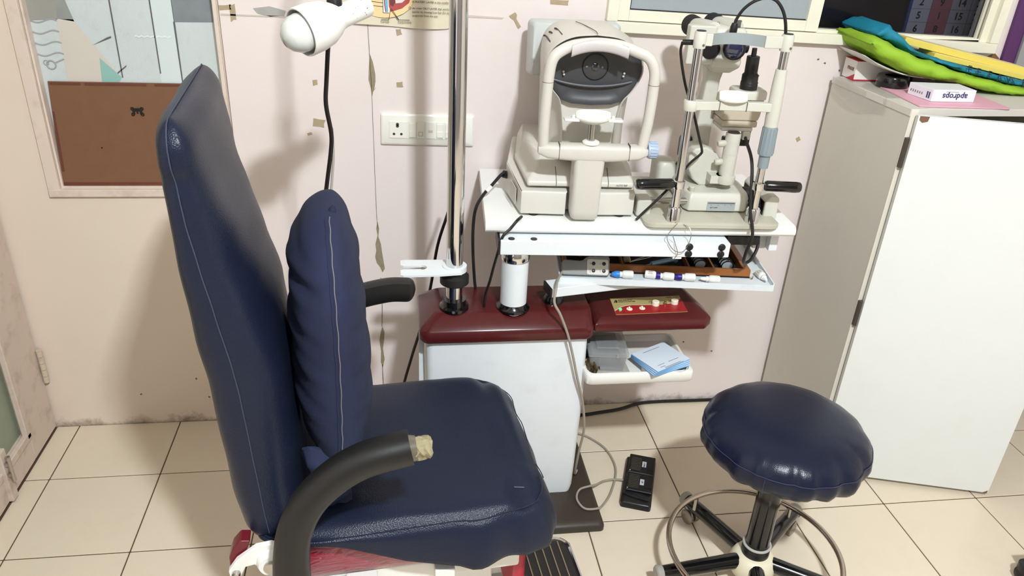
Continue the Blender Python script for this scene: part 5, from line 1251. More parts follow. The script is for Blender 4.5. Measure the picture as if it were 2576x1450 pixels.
# ================================================================== CABLES
mc = part('mains_cable',
     G().tube([TF @ Vector((0.060, 0.165, 0.055)), TF @ Vector((0.050, 0.16, 0.058)), (0.243, -0.235, 0.882), (0.215, -0.26, 0.860), (0.196, -0.275, 0.83), (0.190, -0.28, 0.78), (0.191, -0.285, 0.71), (0.196, -0.29, 0.64), (0.199, -0.295, 0.612)], 0.0042, 8, 6), cable_black, ar)
tag = G(); tag.tube([(0.237, -0.243, 0.8775), (0.224, -0.253, 0.868)], 0.0056, 10, smooth=False)
part('cable_tag', tag, M('tag_paper', (236, 234, 230), 0.6), mc)
plug = G(); plug.tube([TF @ Vector((0.066, 0.165, 0.052)), TF @ Vector((0.052, 0.16, 0.057))], 0.010, 12, smooth=False)
part('cable_plug', plug, black_plastic, mc)
solo('table_cable', 'thin black cable running down beside the white lift column', 'cable',
     G().tube([TF @ Vector((0.088, -0.004, 0.006)), TF @ Vector((0.075, -0.030, 0.006)), TF @ Vector((0.058, -0.040, -0.012)), (0.247, -0.432, 0.822), (0.238, -0.435, 0.79), (0.230, -0.42, 0.74), (0.222, -0.41, 0.69), (0.214, -0.40, 0.65), (0.211, -0.40, 0.612)], 0.0036, 8, 6), cable_black)
solo('wall_cable', 'black cable running down the wall behind the chrome pole', 'cable',
     G().tube([(0.150, -0.2, 0.86), (0.129, -0.2, 0.784), (0.103, -0.2, 0.692), (0.085, -0.2, 0.571), (0.06, -0.2, 0.45), (0.030, -0.2, 0.34), (0.0, -0.18, 0.2), (-0.01, -0.15, 0.05), (0.0, -0.12, 0.008)], 0.0042, 8, 6), cable_black)
solo('floor_cable', 'black cable lying on the floor tiles along the wall', 'cable',
     G().tube([(0.46, -0.045, 0.006), (0.52, -0.058, 0.006), (0.589, -0.066, 0.006), (0.66, -0.056, 0.006), (0.733, -0.042, 0.006), (0.80, -0.018, 0.007), (0.874, -0.012, 0.008), (0.98, -0.012, 0.007), (1.10, -0.012, 0.006), (1.22, -0.014, 0.006)], 0.0055, 8, 6), cable_black)
# ================================================================== FOOT SWITCH
fs = thing('foot_switch', 'black double pedal foot switch on the floor tiles', 'foot switch', (0.690, -0.412, 0), math.radians(-21))
FF = frame((0.690, -0.412, 0), -21)
def fg(): return G(FF)
g = fg(); g.loft([rrect(-0.044, 0.044, -0.105, 0.105, 0.008, 0.0, 3), rrect(-0.044, 0.044, -0.105, 0.105, 0.008, 0.016, 3), rrect(-0.040, 0.040, -0.101, 0.101, 0.008, 0.020, 3)])
part('base', g, black_plastic, fs, sharp=50)
rib_m = M('pedal_rib', (70, 64, 54), 0.5)
for (y0, y1, s) in ((0.022, 0.100, 'DOWN'), (-0.058, 0.016, 'UP')):
    g = fg(); g.prism([(-0.036, y0, 0.020), (-0.036, y1, 0.020), (-0.036, y1, 0.034), (-0.036, y0, 0.028)], (0.078, 0, 0)); p_ = part('pedal', g, black_plastic, fs, bevel=0.003)
    for k in range(9):
        y = y0 + 0.012 + k * 0.0062; z = 0.0285 + 0.006 * (y - y0) / (y1 - y0)
        g = fg(); g.box((-0.014, y, z), (0.030, 0.0024, 0.002)); part('rib', g, rib_m, p_, smooth=False)
    for k in range(5):
        g = fg(); x = 0.021 + k * 0.0042; g.box((x, (y0 + y1) / 2, 0.0312), (0.0016, 0.045, 0.0018)); part('rib', g, black_rubber, p_, smooth=False)
    ym = (y0 + y1) / 2
    g = fg(); g.box((0.010, ym, 0.0315), (0.012, 0.023, 0.0012), rx=0.08); st = part('sticker', g, M('sticker_grey', (186, 188, 194), 0.5), p_, smooth=False)
    lettering('lettering', s, 0.0075, FF @ basis((0.010, ym, 0.0326), (0, -1, 0), (1, 0, 0.0)), print_black, st)
    g = fg(); g.sphere((-0.030, y0 + 0.006, 0.0285), 0.0028, 10, 8); part('screw', g, steel, p_)
g = fg(); g.tube([(-0.036, 0.015, 0.024), (-0.0365, -0.06, 0.024), (-0.030, -0.075, 0.024), (0.036, -0.085, 0.024)], 0.003, 8, 4); part('edge_bead', g, black_plastic, fs)
part('cord', G().tube([(0.486, -0.17, 0.032), (0.52, -0.162, 0.032), (0.552, -0.166, 0.014), (0.592, -0.185, 0.005), (0.632, -0.247, 0.005), (0.640, -0.340, 0.005), (0.602, -0.436, 0.006), (0.562, -0.498, 0.014), (0.533, -0.530, 0.031), (0.498, -0.527, 0.032), (0.485, -0.488, 0.032), (0.500, -0.453, 0.033), (0.530, -0.444, 0.036), (0.556, -0.428, 0.026), (0.585, -0.398, 0.010), (0.620, -0.390, 0.008), (0.650, -0.398, 0.010)], 0.0032, 8, 6), cable_grey, fs)
# ================================================================== EXAMINATION LAMP (hangs from the pole's arm above the picture)
lampt = thing('examination_lamp', 'white cone shaped lamp head with an unlit frosted bulb above the backrest', 'lamp', (-0.09, -0.62, 1.30))
A0 = Vector((-0.165, -0.650, 1.316)); A1 = Vector((-0.075, -0.578, 1.345)); ax = (A1 - A0)
lamp_white = M('lamp_white_paint', (238, 236, 232), 0.35, var=0.02, stain=(90, 80, 72), stain_amt=0.0)
outer = [(0.0430, 0.0), (0.0440, 0.03), (0.0435, 0.25), (0.0395, 0.45), (0.031, 0.60), (0.0235, 0.70), (0.0215, 0.80), (0.0205, 1.25), (0.019, 1.28), (0.0005, 1.28)]
inner = [(0.0005, 0.56), (0.024, 0.55), (0.036, 0.4), (0.0405, 0.2), (0.0410, 0.0)]
g = G(); g.lathe(inner + outer, A0, A1, 40, cap=False); shade = part('shade', g, lamp_white, lampt, sharp=50)
g = G(); d_ = ax.normalized(); c_ = A0 + d_ * 0.004
g.lathe([(0.0005, 0), (0.016, 0.04), (0.0255, 0.14), (0.0325, 0.30), (0.0345, 0.45), (0.0325, 0.60), (0.025, 0.76), (0.016, 0.88), (0.0135, 1.0)], A0 - d_ * 0.036, A0 + d_ * 0.046, 36); part('bulb', g, M('frosted_bulb', (216, 220, 214), 0.18, var=0.02, coat=0.5), lampt, sharp=80)
for k in range(12):
    t = 0.78 + 0.4 * random.random(); a = random.uniform(-0.6, 1.3)
    e1 = d_.cross(Vector((0, 0, 1))).normalized(); e2 = e1.cross(d_)
    r_ = 0.0207
    pos = A0 + ax * t + (e1 * math.cos(a) + e2 * math.sin(a)) * r_
    g = G(); g.sphere(pos, random.uniform(0.0006, 0.0016), 6, 4); part('paint_chip', g, M('chip_grey', (130, 120, 112), 0.7), shade)
g = G(); g.tube([(-0.105, -0.600, 1.345), (-0.108, -0.596, 1.37), (-0.11, -0.58, 1.42)], 0.014, 12, 4); part('joint', g, black_plastic, lampt)
g = G(); g.tube([(-0.11, -0.58, 1.40), (-0.10, -0.55, 1.60), (0.0, -0.47, 1.80), (PX, PY, 1.90)], 0.008, 12, 6); part('arm', g, chrome, lampt)
g = G(); g.tube([(-0.118, -0.575, 1.42), (-0.116, -0.55, 1.34), (-0.128, -0.52, 1.28), (-0.138, -0.50, 1.20), (-0.142, -0.5, 1.15), (-0.135, -0.50, 1.09), (-0.138, -0.5, 1.05), (-0.150, -0.50, 0.98), (-0.158, -0.50, 0.93), (-0.165, -0.48, 0.85), (-0.165, -0.46, 0.70), (-0.168, -0.45, 0.45), (-0.17, -0.44, 0.20), (-0.17, -0.42, 0.03), (-0.15, -0.39, 0.006), (-0.04, -0.34, 0.006)], 0.0047, 10, 6); part('cable', g, cable_black, lampt)
g = G(); g.tube([(-0.133, -0.497, 1.10), (-0.1335, -0.493, 1.04), (-0.139, -0.492, 0.99), (-0.146, -0.492, 0.93), (-0.15, -0.47, 0.85)], 0.0028, 8, 6); part('sleeve_wire', g, M('sleeve_grey', (176, 172, 164), 0.4), lampt)
# ================================================================== SWITCH BOARD
swb = thing('switch_board', 'white modular electrical switch board on the pink wall', 'switch board', (0.086, 0.0, 0.912))
sw_m = M('switch_ivory', (238, 236, 226), 0.3, var=0.015)
SF = Matrix.Translation((0.0855, 0, 0.9565)) @ Matrix.Rotation(math.radians(1.0), 4, 'Y')
def sg(): return G(SF)
def wr(x0, x1, z0, z1, y, r=0.004): return [Vector((p.x, y, p.y)) for p in rrect(x0, x1, z0, z1, r, 0, 4)]
g = sg(); g.loft([wr(-0.1275, 0.1275, -0.0435, 0.0435, 0.0), wr(-0.1275, 0.1275, -0.0435, 0.0435, -0.007), wr(-0.1225, 0.1225, -0.0385, 0.0385, -0.011)]); part('plate', g, sw_m, swb, sharp=50)
g = sg(); g.loft([wr(-0.106, 0.106, -0.0245, 0.0245, -0.0108, 0.001), wr(-0.106, 0.106, -0.0245, 0.0245, -0.0122, 0.001)]); part('module_strip', g, sw_m, swb, sharp=30)
def mod(x0, x1): 
    q = sg(); q.loft([wr(x0 + 0.0006, x1 - 0.0006, -0.0228, 0.0228, -0.012, 0.001), wr(x0 + 0.0006, x1 - 0.0006, -0.0228, 0.0228, -0.0138, 0.001)]); return q
so = part('socket', mod(-0.105, -0.056), sw_m, swb, bevel=0.0006)
for x, z, r in ((-0.083, 0.0105, 0.0042), (-0.0925, -0.0115, 0.0036), (-0.0725, -0.0115, 0.0036)):
    q = sg(); q.cyl((x, -0.0136, z), (x, -0.0142, z), r, n=16); part('pin_hole', q, M('hole_grey', (70, 66, 60), 0.6), so)
q = sg(); q.cyl((-0.083, -0.0136, 0.0155), (-0.083, -0.0142, 0.0155), 0.0042, n=16); part('pin_hole', q, M('hole_grey', (70, 66, 60), 0.6), so)
for x0, x1, kind in ((-0.053, -0.031, 's'), (-0.031, -0.009, 'i'), (-0.007, 0.021, 'b'), (0.022, 0.044, 's'), (0.046, 0.068, 's'), (0.069, 0.104, 'b')):
    mo = part('module', mod(x0, x1), sw_m, swb, bevel=0.0006)
    xm = (x0 + x1) / 2
    if kind == 's':
        q = sg(); q.prism([(xm - 0.0085, -0.0138, 0.019), (xm + 0.0085, -0.0138, 0.019), (xm + 0.0085, -0.0138, -0.019), (xm - 0.0085, -0.0138, -0.019)], (0, -0.0015, 0)); q.prism([(xm - 0.0085, -0.0150, -0.002), (xm + 0.0085, -0.0150, -0.002), (xm + 0.0085, -0.0150, -0.019), (xm - 0.0085, -0.0150, -0.019)], (0, -0.002, 0)); part('rocker', q, sw_m, mo, bevel=0.0008)
    elif kind == 'i':
        q = sg(); q.bb(xm - 0.006, xm + 0.006, -0.0146, -0.0138, -0.016, -0.004); part('indicator', q, M('indicator_beige', (190, 180, 150), 0.3), mo, bevel=0.0005)
        q = sg(); q.bb(xm - 0.0045, xm + 0.0045, -0.0150, -0.0144, -0.0145, -0.0055); part('indicator_lens', q, sw_m, mo, smooth=False)
    else:
        q = sg(); q.bb(xm - 0.006, xm + 0.006, -0.0142, -0.0138, -0.006, 0.001); part('embossed_mark', q, M('emboss_grey', (206, 200, 186), 0.5), mo, smooth=False)
# ================================================================== EYE POSTER
poster = thing('eye_poster', 'cream poster with a cut-open eye drawing and printed text on the wall', 'poster', (0.02, -0.004, 1.23))
def po(s, t):
    x = -0.135 + (0.172 + 0.135) * s
    zb_ = 1.2285 + 0.004 * math.sin(s * 5.2 + 0.9) + (0.003 if s > 0.9 else 0)
    return Vector((x, -0.0035 - 0.004 * math.sin(s * 7) ** 2 * (1 - t) - 0.002, zb_ + (1.66 - zb_) * t))
g = G(); g.grid(po, 24, 12, thick=(0, -0.0006, 0)); sheet = part('sheet', g, M('poster_paper', (226, 216, 190), 0.45, var=0.06, vscale=5, stain=(240, 214, 160), stain_amt=0.3, stain_scale=5), poster, sharp=80)
yP = -0.0112
def pshape(name, pts, mat, lay=0):
    q = G(); q.prism([(x, yP - 0.0003 * lay, z) for x, z in pts], (0, 0.0003, 0)); return part(name, q, mat, sheet, smooth=False)
def pline(a, b, w=0.0012, lay=2, mat=print_black):
    dx, dz = b[0] - a[0], b[1] - a[1]; L_ = math.hypot(dx, dz); nx, nz = -dz / L_ * w / 2, dx / L_ * w / 2
    pshape('printed_line', [(a[0] + nx, a[1] + nz), (b[0] + nx, b[1] + nz), (b[0] - nx, b[1] - nz), (a[0] - nx, a[1] - nz)], mat, lay)
pshape('printed_glow', [(-0.055 + 0.075 * math.cos(a) + 0.03, 1.30 + 0.05 * math.sin(a)) for a in [2 * math.pi * i / 28 for i in range(28)]], M('print_peach', (244, 214, 160), 0.5), 0)
pshape('printed_lid', [(-0.012, 1.40), (0.03, 1.40), (0.045, 1.31), (0.038, 1.288), (0.02, 1.274), (-0.008, 1.265), (-0.016, 1.285)], M('print_skin_red', (178, 80, 76), 0.5, var=0.25, vscale=60), 1)
pshape('printed_white', [(-0.002, 1.40), (0.028, 1.40), (0.036, 1.302), (0.02, 1.288), (0.004, 1.286)], M('print_sclera', (230, 214, 216), 0.5), 2)
pshape('printed_iris', [(-0.012, 1.40), (-0.001, 1.40), (0.003, 1.288), (-0.003, 1.278), (-0.010, 1.282)], M('print_iris', (110, 60, 58), 0.5), 2)
pshape('printed_layer', [(-0.028, 1.40), (-0.016, 1.40), (-0.013, 1.262), (-0.028, 1.262)], M('print_white', (240, 238, 234), 0.5), 2)
pshape('printed_layer', [(-0.024, 1.40), (-0.019, 1.40), (-0.015, 1.265), (-0.020, 1.264), (-0.0235, 1.285)], M('print_sky', (110, 184, 204), 0.5), 3)
pshape('printed_layer', [(-0.0258, 1.40), (-0.0238, 1.40), (-0.0232, 1.285), (-0.0200, 1.264), (-0.0222, 1.264), (-0.0252, 1.285)], M('print_crimson', (190, 40, 70), 0.5), 3)
pline((-0.028, 1.40), (-0.028, 1.262)); pline((-0.028, 1.262), (-0.013, 1.262))
pline((-0.009, 1.272), (-0.014, 1.245)); pline((-0.014, 1.2452), (-0.033, 1.2458)); pline((-0.007, 1.273), (0.012, 1.2455)); pline((-0.009, 1.270), (0.011, 1.2455)); pline((0.012, 1.2455), (0.039, 1.246))
pline((-0.060, 1.2895), (-0.028, 1.286)); pline((-0.060, 1.2795), (-0.028, 1.277))
def pt(s, x, z, size, mat=print_black, align='LEFT', bold=0.0): lettering('lettering', s, size, basis((x, yP - 0.0008, z), (1, 0, 0), (0, 0, 1)), mat, sheet, align, bold=bold)
pt('Watery layer', -0.063, 1.2895, 0.0070, align='RIGHT'); pt('Oily layer', -0.063, 1.2805, 0.0070, align='RIGHT')
pt('Cornea', -0.024, 1.2405, 0.0072, align='CENTER'); pt('Conjunctiva', 0.026, 1.2405, 0.0072, align='CENTER')
pt('A WATERY LAYER in the middle', 0.046, 1.291, 0.0068); pt('An outer OILY LAYER that works like a vapor', 0.046, 1.2755, 0.0068)
pt('barrier by slowing how fast the water can', 0.046, 1.2665, 0.0068); pt('evaporate from the eye.', 0.046, 1.2575, 0.0068)
q = G(); q.torus((0.040, yP - 0.0006, 1.276), 0.0028, 0.0004, (0, 1, 0), 18, 5); part('printed_ring', q, print_grey, sheet)
# ================================================================== HARDBOARD PANEL in the window recess
hb_m = M('brown_hardboard', (124, 86, 61), 0.7, var=0.10, vscale=30, bump=0.1, bscale=400, stain=(112, 70, 48), stain_amt=0.4, stain_scale=12)
hbp = thing('hardboard_panel', 'brown hardboard picture back standing on the glazed window ledge', 'panel', (-0.68, 0.012, 0.79))
g = G(); g.prism([(-0.890, 0.006, 0.7905), (-0.462, 0.006, 0.7905), (-0.462, 0.020, 1.066), (-0.878, 0.020, 1.066)], (0, 0.0035, 0)); bd = part('board', g, hb_m, hbp, smooth=False)
tp = M('brown_paper_tape', (106, 58, 44), 0.6, var=0.12, vscale=40)
def onb(x, z, e=0.0006): return Vector((x, 0.006 + (z - 0.7905) / 0.2755 * 0.014 - e, z))
for pts in ([(-0.874, 1.064), (-0.80, 1.064), (-0.80, 1.058), (-0.874, 1.058)], [(-0.79, 1.064), (-0.64, 1.064), (-0.64, 1.0585), (-0.79, 1.0575)], [(-0.62, 1.064), (-0.47, 1.064), (-0.47, 1.059), (-0.62, 1.0585)], [(-0.888, 0.80), (-0.62, 0.8), (-0.62, 0.794), (-0.888, 0.793)], [(-0.881, 0.99), (-0.876, 0.99), (-0.880, 0.83), (-0.886, 0.83)]):
    q = G(); q.prism([onb(x, z) for x, z in pts], (0, -0.0004, 0)); part('paper_tape', q, tp, bd, smooth=False)
q = G(); hz, hx = 0.992, -0.672
for dx in (-1, 1):
    for dz in (-1, 1):
        p = onb(hx + dx * 0.012, hz + dz * 0.0075, 0.001); q.torus(p, 0.0032, 0.0014, (0, 1, 0), 14, 6)
q.box(onb(hx, hz + 0.005, 0.0012), (0.022, 0.0016, 0.008)); q.box(onb(hx - 0.009, hz, 0.0012), (0.006, 0.0016, 0.014)); q.box(onb(hx + 0.009, hz, 0.0012), (0.006, 0.0016, 0.014)); q.box(onb(hx, hz - 0.001, 0.0012), (0.004, 0.0016, 0.008))
part('hanger', q, black_plastic, hbp, stuff=True)
q = G(); q.sphere(onb(-0.776, 0.895, 0), 0.0022, 8, 6); part('nail_head', q, black_plastic, hbp)
# ================================================================== STOOL
stl = thing('stool', 'round navy leatherette stool on black wheeled legs with chrome foot ring', 'stool', (0.88, -0.78, 0))
SX, SY = 0.88, -0.78
leather2 = M('navy_leatherette_stool', (22, 27, 46), 0.27, var=0.08, vscale=8, bump=0.10, bscale=500, voro=True, spec=0.32)
K = 180
def sring(r, z, amp, ph=0.0, zamp=0.0):
    out = []; pk = {}
    for i in range(K):
        a = 2 * math.pi * i / K
        if amp > 0.001:
            for c_, w2, k2 in ((250, 3.5, 0.006), (262, 3.0, -0.004), (284, 4.0, 0.006), (294, 3.0, -0.003), (226, 3, -0.004), (310, 4, 0.004), (205, 4, 0.003), (180, 3, -0.004), (160, 4, 0.004)):
                dd = (math.degrees(a) - c_ + 180) % 360 - 180
                r_extra = k2 * math.exp(-(dd / w2) ** 2) * min(1, amp / 0.0025)
                pk[i] = pk.get(i, 0) + r_extra
        w_ = amp * (math.sin(a * 9 + ph) * 0.5 + math.sin(a * 17 + 1.3 + ph) * 0.5) - pk.get(i, 0)
        zz = z + zamp * (math.sin(a * 11 + 0.7) + 0.6 * math.sin(a * 23))
        out.append(Vector((SX + (r + w_) * math.cos(a), SY + (r + w_) * math.sin(a), zz)))
    return out
g = G(); g.loft([sring(0.01, 0.522, 0), sring(0.05, 0.5215, 0), sring(0.10, 0.5185, 0), sring(0.132, 0.5135, 0.0004), sring(0.156, 0.5055, 0.0012), sring(0.172, 0.495, 0.0022), sring(0.182, 0.483, 0.0028), sring(0.1865, 0.473, 0.0024),
                  sring(0.188, 0.469, 0.0015), sring(0.190, 0.462, 0.003), sring(0.191, 0.450, 0.0042), sring(0.188, 0.437, 0.005), sring(0.181, 0.425, 0.005, 0.4, 0.0015), sring(0.168, 0.415, 0.005, 0.6, 0.002), sring(0.150, 0.409, 0.004, 0.8, 0.002), sring(0.05, 0.408, 0)])
st_ = part('seat', g, leather2, stl, sharp=80)
g = G(); g.tube(sring(0.1888, 0.4705, 0.0016) + sring(0.1888, 0.4705, 0.0016)[:1], 0.0010, 6, 1, smooth=False); part('seam', g, M('stool_stitch', (46, 54, 82), 0.5), st_)
g = G(); a_s = math.radians(232); g.tube([(SX + 0.1905 * math.cos(a_s), SY + 0.1905 * math.sin(a_s), 0.469), (SX + 0.1925 * math.cos(a_s), SY + 0.1925 * math.sin(a_s), 0.45), (SX + 0.182 * math.cos(a_s), SY + 0.182 * math.sin(a_s), 0.423)], 0.001, 6, 5); part('seam', g, M('stool_stitch', (46, 54, 82), 0.5), st_)
g = G(); g.cyl((SX, SY, 0.09), (SX, SY, 0.410), 0.0295, n=32); part('column', g, black_gloss, stl)
g = G(); g.lathe([(0.0335, 0), (0.0345, 0.1), (0.0345, 0.9), (0.032, 1.0)], (SX, SY, 0.085), (SX, SY, 0.122), 32); part('column_sleeve', g, black_plastic, stl)
g = G(); g.torus((SX, SY, 0.123), 0.0325, 0.0035, (0, 0, 1), 32, 8); part('sleeve_ring', g, M('ring_grey', (176, 174, 166), 0.4), stl)
g = G(); g.lathe([(0.054, 0), (0.058, 0.2), (0.058, 0.55), (0.050, 0.85), (0.040, 1.0)], (SX, SY, 0.036), (SX, SY, 0.094), 36); part('hub', g, M('hub_ivory', (222, 214, 188), 0.4, var=0.03), stl, sharp=50)
RC = Vector((SX - 0.012, SY - 0.012, 0.116))
g = G(); g.torus(RC, 0.212, 0.0072, (0.0, 0, 1), 72, 10); fr_ = part('foot_ring', g, M('ring_steel', (186, 174, 160), 0.2, 1.0), stl)
for k in range(5):
    a = math.radians(112 + 72 * k); dx, dy = math.cos(a), math.sin(a)
    p0 = Vector((SX + dx * 0.045, SY + dy * 0.045, 0.070)); p1 = Vector((SX + dx * 0.250, SY + dy * 0.250, 0.062))
    g = G(); g.lathe([(0.020, 0), (0.019, 0.5), (0.0175, 1.0)], p0, p1, 18); lg = part('leg', g, black_gloss, stl)
    g = G(); ud = (p1 - p0).normalized(); g.lathe([(0.019, 0), (0.020, 0.3), (0.020, 0.8), (0.0165, 1.0)], p1 - ud * 0.004, p1 + ud * 0.014, 18); part('leg_cap', g, M('cap_grey', (156, 152, 144), 0.4), lg)
    c = Vector((SX + dx * 0.228, SY + dy * 0.228, 0.022)); t_ = Vector((-dy, dx, 0))
    for s_ in (-1, 1):
        g = G(); g.lathe([(0.018, 0), (0.0215, 0.3), (0.0215, 0.8), (0.016, 1.0)], c + t_ * (0.004 * s_), c + t_ * (0.018 * s_), 22); part('caster_wheel', g, M('caster_metal', (150, 144, 136), 0.3, 0.7), lg)
    if k in (0, 2, 4):
        rp = RC + Vector((dx, dy, 0)) * 0.211
        g = G(); g.cyl(rp, (rp.x, rp.y, 0.070), 0.006, n=10); part('ring_bracket', g, steel, stl)
# ================================================================== CABINET
lam_side = M('cabinet_side_laminate', (208, 202, 190), 0.5, var=0.02, stain=(170, 156, 140), stain_amt=0.12, stain_scale=10)
lam_front = M('cabinet_front_laminate', (227, 229, 226), 0.38, var=0.015, stain=(190, 180, 164), stain_amt=0.12, stain_scale=8)
cab = thing('cabinet', 'tall plain white cabinet with its door slightly ajar at the right', 'cabinet', (1.49, -0.19, 0))
CZ = 1.128; CX0, CX1, CYF = 1.250, 1.735, -0.366
KF = Matrix.Translation((1.236, -0.018, 0)) @ Matrix.Rotation(math.radians(2.2), 4, 'Z') @ Matrix.Translation((-1.250, 0.0, 0))
for nm, a in (('side_panel', (CX0, CX0 + 0.018, CYF, -0.004, 0.0, CZ - 0.018)), ('side_panel', (CX1 - 0.018, CX1, CYF, -0.004, 0.0, CZ - 0.018)), ('top_panel', (CX0 - 0.002, CX1 + 0.002, CYF, -0.004, CZ - 0.018, CZ)), ('bottom_panel', (CX0 + 0.018, CX1 - 0.018, CYF, -0.004, 0.05, 0.068)), ('back_panel', (CX0 + 0.018, CX1 - 0.018, -0.012, -0.004, 0.068, CZ - 0.018)), ('shelf', (CX0 + 0.018, CX1 - 0.018, CYF + 0.02, -0.012, 0.55, 0.566)), ('plinth', (CX0 + 0.018, CX1 - 0.018, CYF + 0.04, CYF + 0.055, 0.0, 0.05))):
    g = G(KF); g.bb(*a); part(nm, g, lam_side if nm != 'top_panel' else M('cabinet_top_laminate', (214, 208, 198), 0.45, var=0.02), cab, bevel=0.001)
g = G(KF); g.bb(CX0 - 0.0006, CX0 + 0.0194, CYF - 0.0012, CYF, 0.0, CZ - 0.002); part('edge_band', g, M('edge_band_cream', (226, 220, 206), 0.4), cab, smooth=False)
DF = KF @ Matrix.Translation((CX0 + 0.010, CYF - 0.006, 0)) @ Matrix.Rotation(math.radians(-18.5), 4, 'Z')
g = G(DF); g.bb(0.0, 0.502, -0.019, -0.001, 0.014, CZ - 0.010); dr = part('door', g, lam_front, cab, bevel=0.0015)
for z in (1.02, 0.56, 0.12):
    g = G(KF); g.bb(CX0 + 0.000, CX0 + 0.012, CYF - 0.012, CYF - 0.001, z - 0.038, z + 0.038); part('hinge', g, M('hinge_dark', (92, 84, 74), 0.5, 0.4), cab, smooth=False)
g = G(DF); g.prism([(0.004, -0.0195, CZ - 0.010), (0.026, -0.0195, CZ - 0.010), (0.024, -0.0195, CZ - 0.022), (0.012, -0.0195, CZ - 0.026), (0.004, -0.0195, CZ - 0.020)], (0, -0.0006, 0)); part('chipped_corner', g, M('chip_brown', (120, 88, 64), 0.9, var=0.2, vscale=80), dr, smooth=False)
g = G(DF); g.prism([(0.486, -0.0195, 0.014), (0.4985, -0.0195, 0.014), (0.4985, -0.0195, 0.024), (0.492, -0.0195, 0.019)], (0, -0.0006, 0)); part('chipped_corner', g, M('chip_brown', (120, 88, 64), 0.9), dr, smooth=False)
# ------------------------------------------------------------------ things on the cabinet
plf = M('clear_plastic_film', (214, 208, 198), 0.12, var=0.0, alpha=0.22, coat=0.6)
g = G(KF)
def film_f(s, t):
    # film lies over the cabinet's left top edge and hangs down its side
    y = -0.02 - 0.24 * s
    d = 0.115 * t
    if d < 0.06: return Vector((CX0 + 0.058 - d, y, CZ + 0.0016))
    return Vector((CX0 - 0.004 - 0.004 * math.sin(s * 6), y - 0.01 * t * s, CZ + 0.0016 - (d - 0.060) * (1.2 - 0.5 * abs(2 * s - 1.1))))
g.grid(film_f, 14, 16, thick=(0.0004, 0, 0.0004)); solo('plastic_film', 'clear plastic sheet hanging over the left top edge of the cabinet', 'plastic sheet', g, plf)
mx = thing('medicine_carton', 'white and red medicine carton lettered mox on the cabinet by the wall', 'carton', (1.325, -0.05, CZ), math.radians(0))
MXF = frame((1.262, -0.082, CZ + 0.002), -2)
g = G(MXF); g.bb(0, 0.11, 0, 0.068, 0, 0.052); cb_ = part('box', g, M('carton_white', (232, 228, 222), 0.45, var=0.02), mx, bevel=0.0008)
g = G(MXF); g.bb(-0.0003, 0.1103, -0.0003, 0.0683, 0.0518, 0.0526); part('red_top', g, M('carton_red', (206, 70, 52), 0.45, var=0.05), cb_, smooth=False)
g = G(MXF); g.prism([(-0.0006, 0.0, 0.0), (-0.0006, 0.0, 0.018), (-0.0006, 0.03, 0.004), (-0.0006, 0.045, 0.0)], (0.0005, 0, 0)); g.bb(-0.0004, 0.1104, -0.0006, 0.0, 0.0, 0.003); part('red_print', g, M('carton_crimson', (190, 40, 52), 0.45), cb_, smooth=False, stuff=True)
lettering('lettering', 'mox', 0.020, MXF @ basis((-0.0008, 0.027, 0.030), (0, -1, 0), (0, 0, 1)), M('print_maroon', (120, 40, 40), 0.5), cb_)
wr_ = G(MXF); wr_.bb(-0.006, -0.0045, -0.004, 0.07, -0.001, 0.058); 
bk_ = thing('tape_roll', 'black tape roll lying between the two medicine cartons', 'tape roll', (1.35, -0.135, CZ))
g = G(); g.lathe([(0.022, 0), (0.040, 0.0), (0.042, 0.08), (0.042, 0.9), (0.040, 1.0), (0.022, 1.0), (0.022, 0)], (1.335, -0.150, CZ + 0.0015), (1.335, -0.150, CZ + 0.032), 32, cap=False); part('roll', g, black_gloss, bk_, sharp=40)
g = G(); g.lathe([(0.0225, 0), (0.0225, 1)], (1.335, -0.150, CZ + 0.002), (1.335, -0.150, CZ + 0.031), 24, cap=False); part('core', g, M('core_grey', (70, 66, 60), 0.7), bk_)
bx = G(); bx.bb(1.385, 1.46, -0.16, -0.07, CZ + 0.001, CZ + 0.055); solo('black_case', 'black case half hidden behind the tape roll on the cabinet', 'case', bx, black_plastic, bevel=0.004)
g = G(); fr2 = frame((1.405, -0.255, CZ + 0.001), -4); g.M = fr2; g.loft([rrect(-0.115, 0.125, -0.115, 0.09, 0.004, 0, 2), rrect(-0.115, 0.125, -0.115, 0.09, 0.004, 0.003, 2)]); solo('pink_folder', 'thin pink card folder lying at the front of the cabinet top', 'folder', g, M('pink_card', (226, 170, 186), 0.5, var=0.04))
ap = thing('drops_carton', 'white carton lettered apdrops upside down on the pink folder', 'carton', (1.395, -0.27, CZ))
APF = frame((1.338, -0.322, CZ + 0.0045), -1)
APB = APF @ Matrix.Identity(4)
g = G(APF); g.prism([(0, 0, 0), (0.118, 0.0, 0), (0.118, 0.075, 0), (-0.012, 0.085, 0)], (0, 0, 0.030)); apb = part('box', g, M('carton_lilac_white', (234, 232, 238), 0.4, var=0.015), ap, bevel=0.0008)
lettering('lettering', 'apdrops', 0.021, APF @ basis((0.062, -0.0006, 0.014), (-1, 0, 0), (0, 0, -1)), M('print_navy', (40, 48, 96), 0.5), apb, bold=0.0003)
g = G(APF); g.bb(0.036, 0.070, -0.0006, 0.0, 0.0245, 0.0252); part('printed_line', g, print_grey, apb, smooth=False)
sd = Vector((-0.012, 0.085, 0)).normalized()
g = G(APF); 
for k in (0, 1): 
    a = Vector((0, 0, 0)) + sd * (0.008 + 0.007 * k); b = a + sd * 0.004; g.prism([(a.x - 0.0006, a.y, 0.006), (b.x - 0.0006, b.y, 0.006), (b.x - 0.0006, b.y, 0.022), (a.x - 0.0006, a.y, 0.022)], (0.0004, 0, 0))
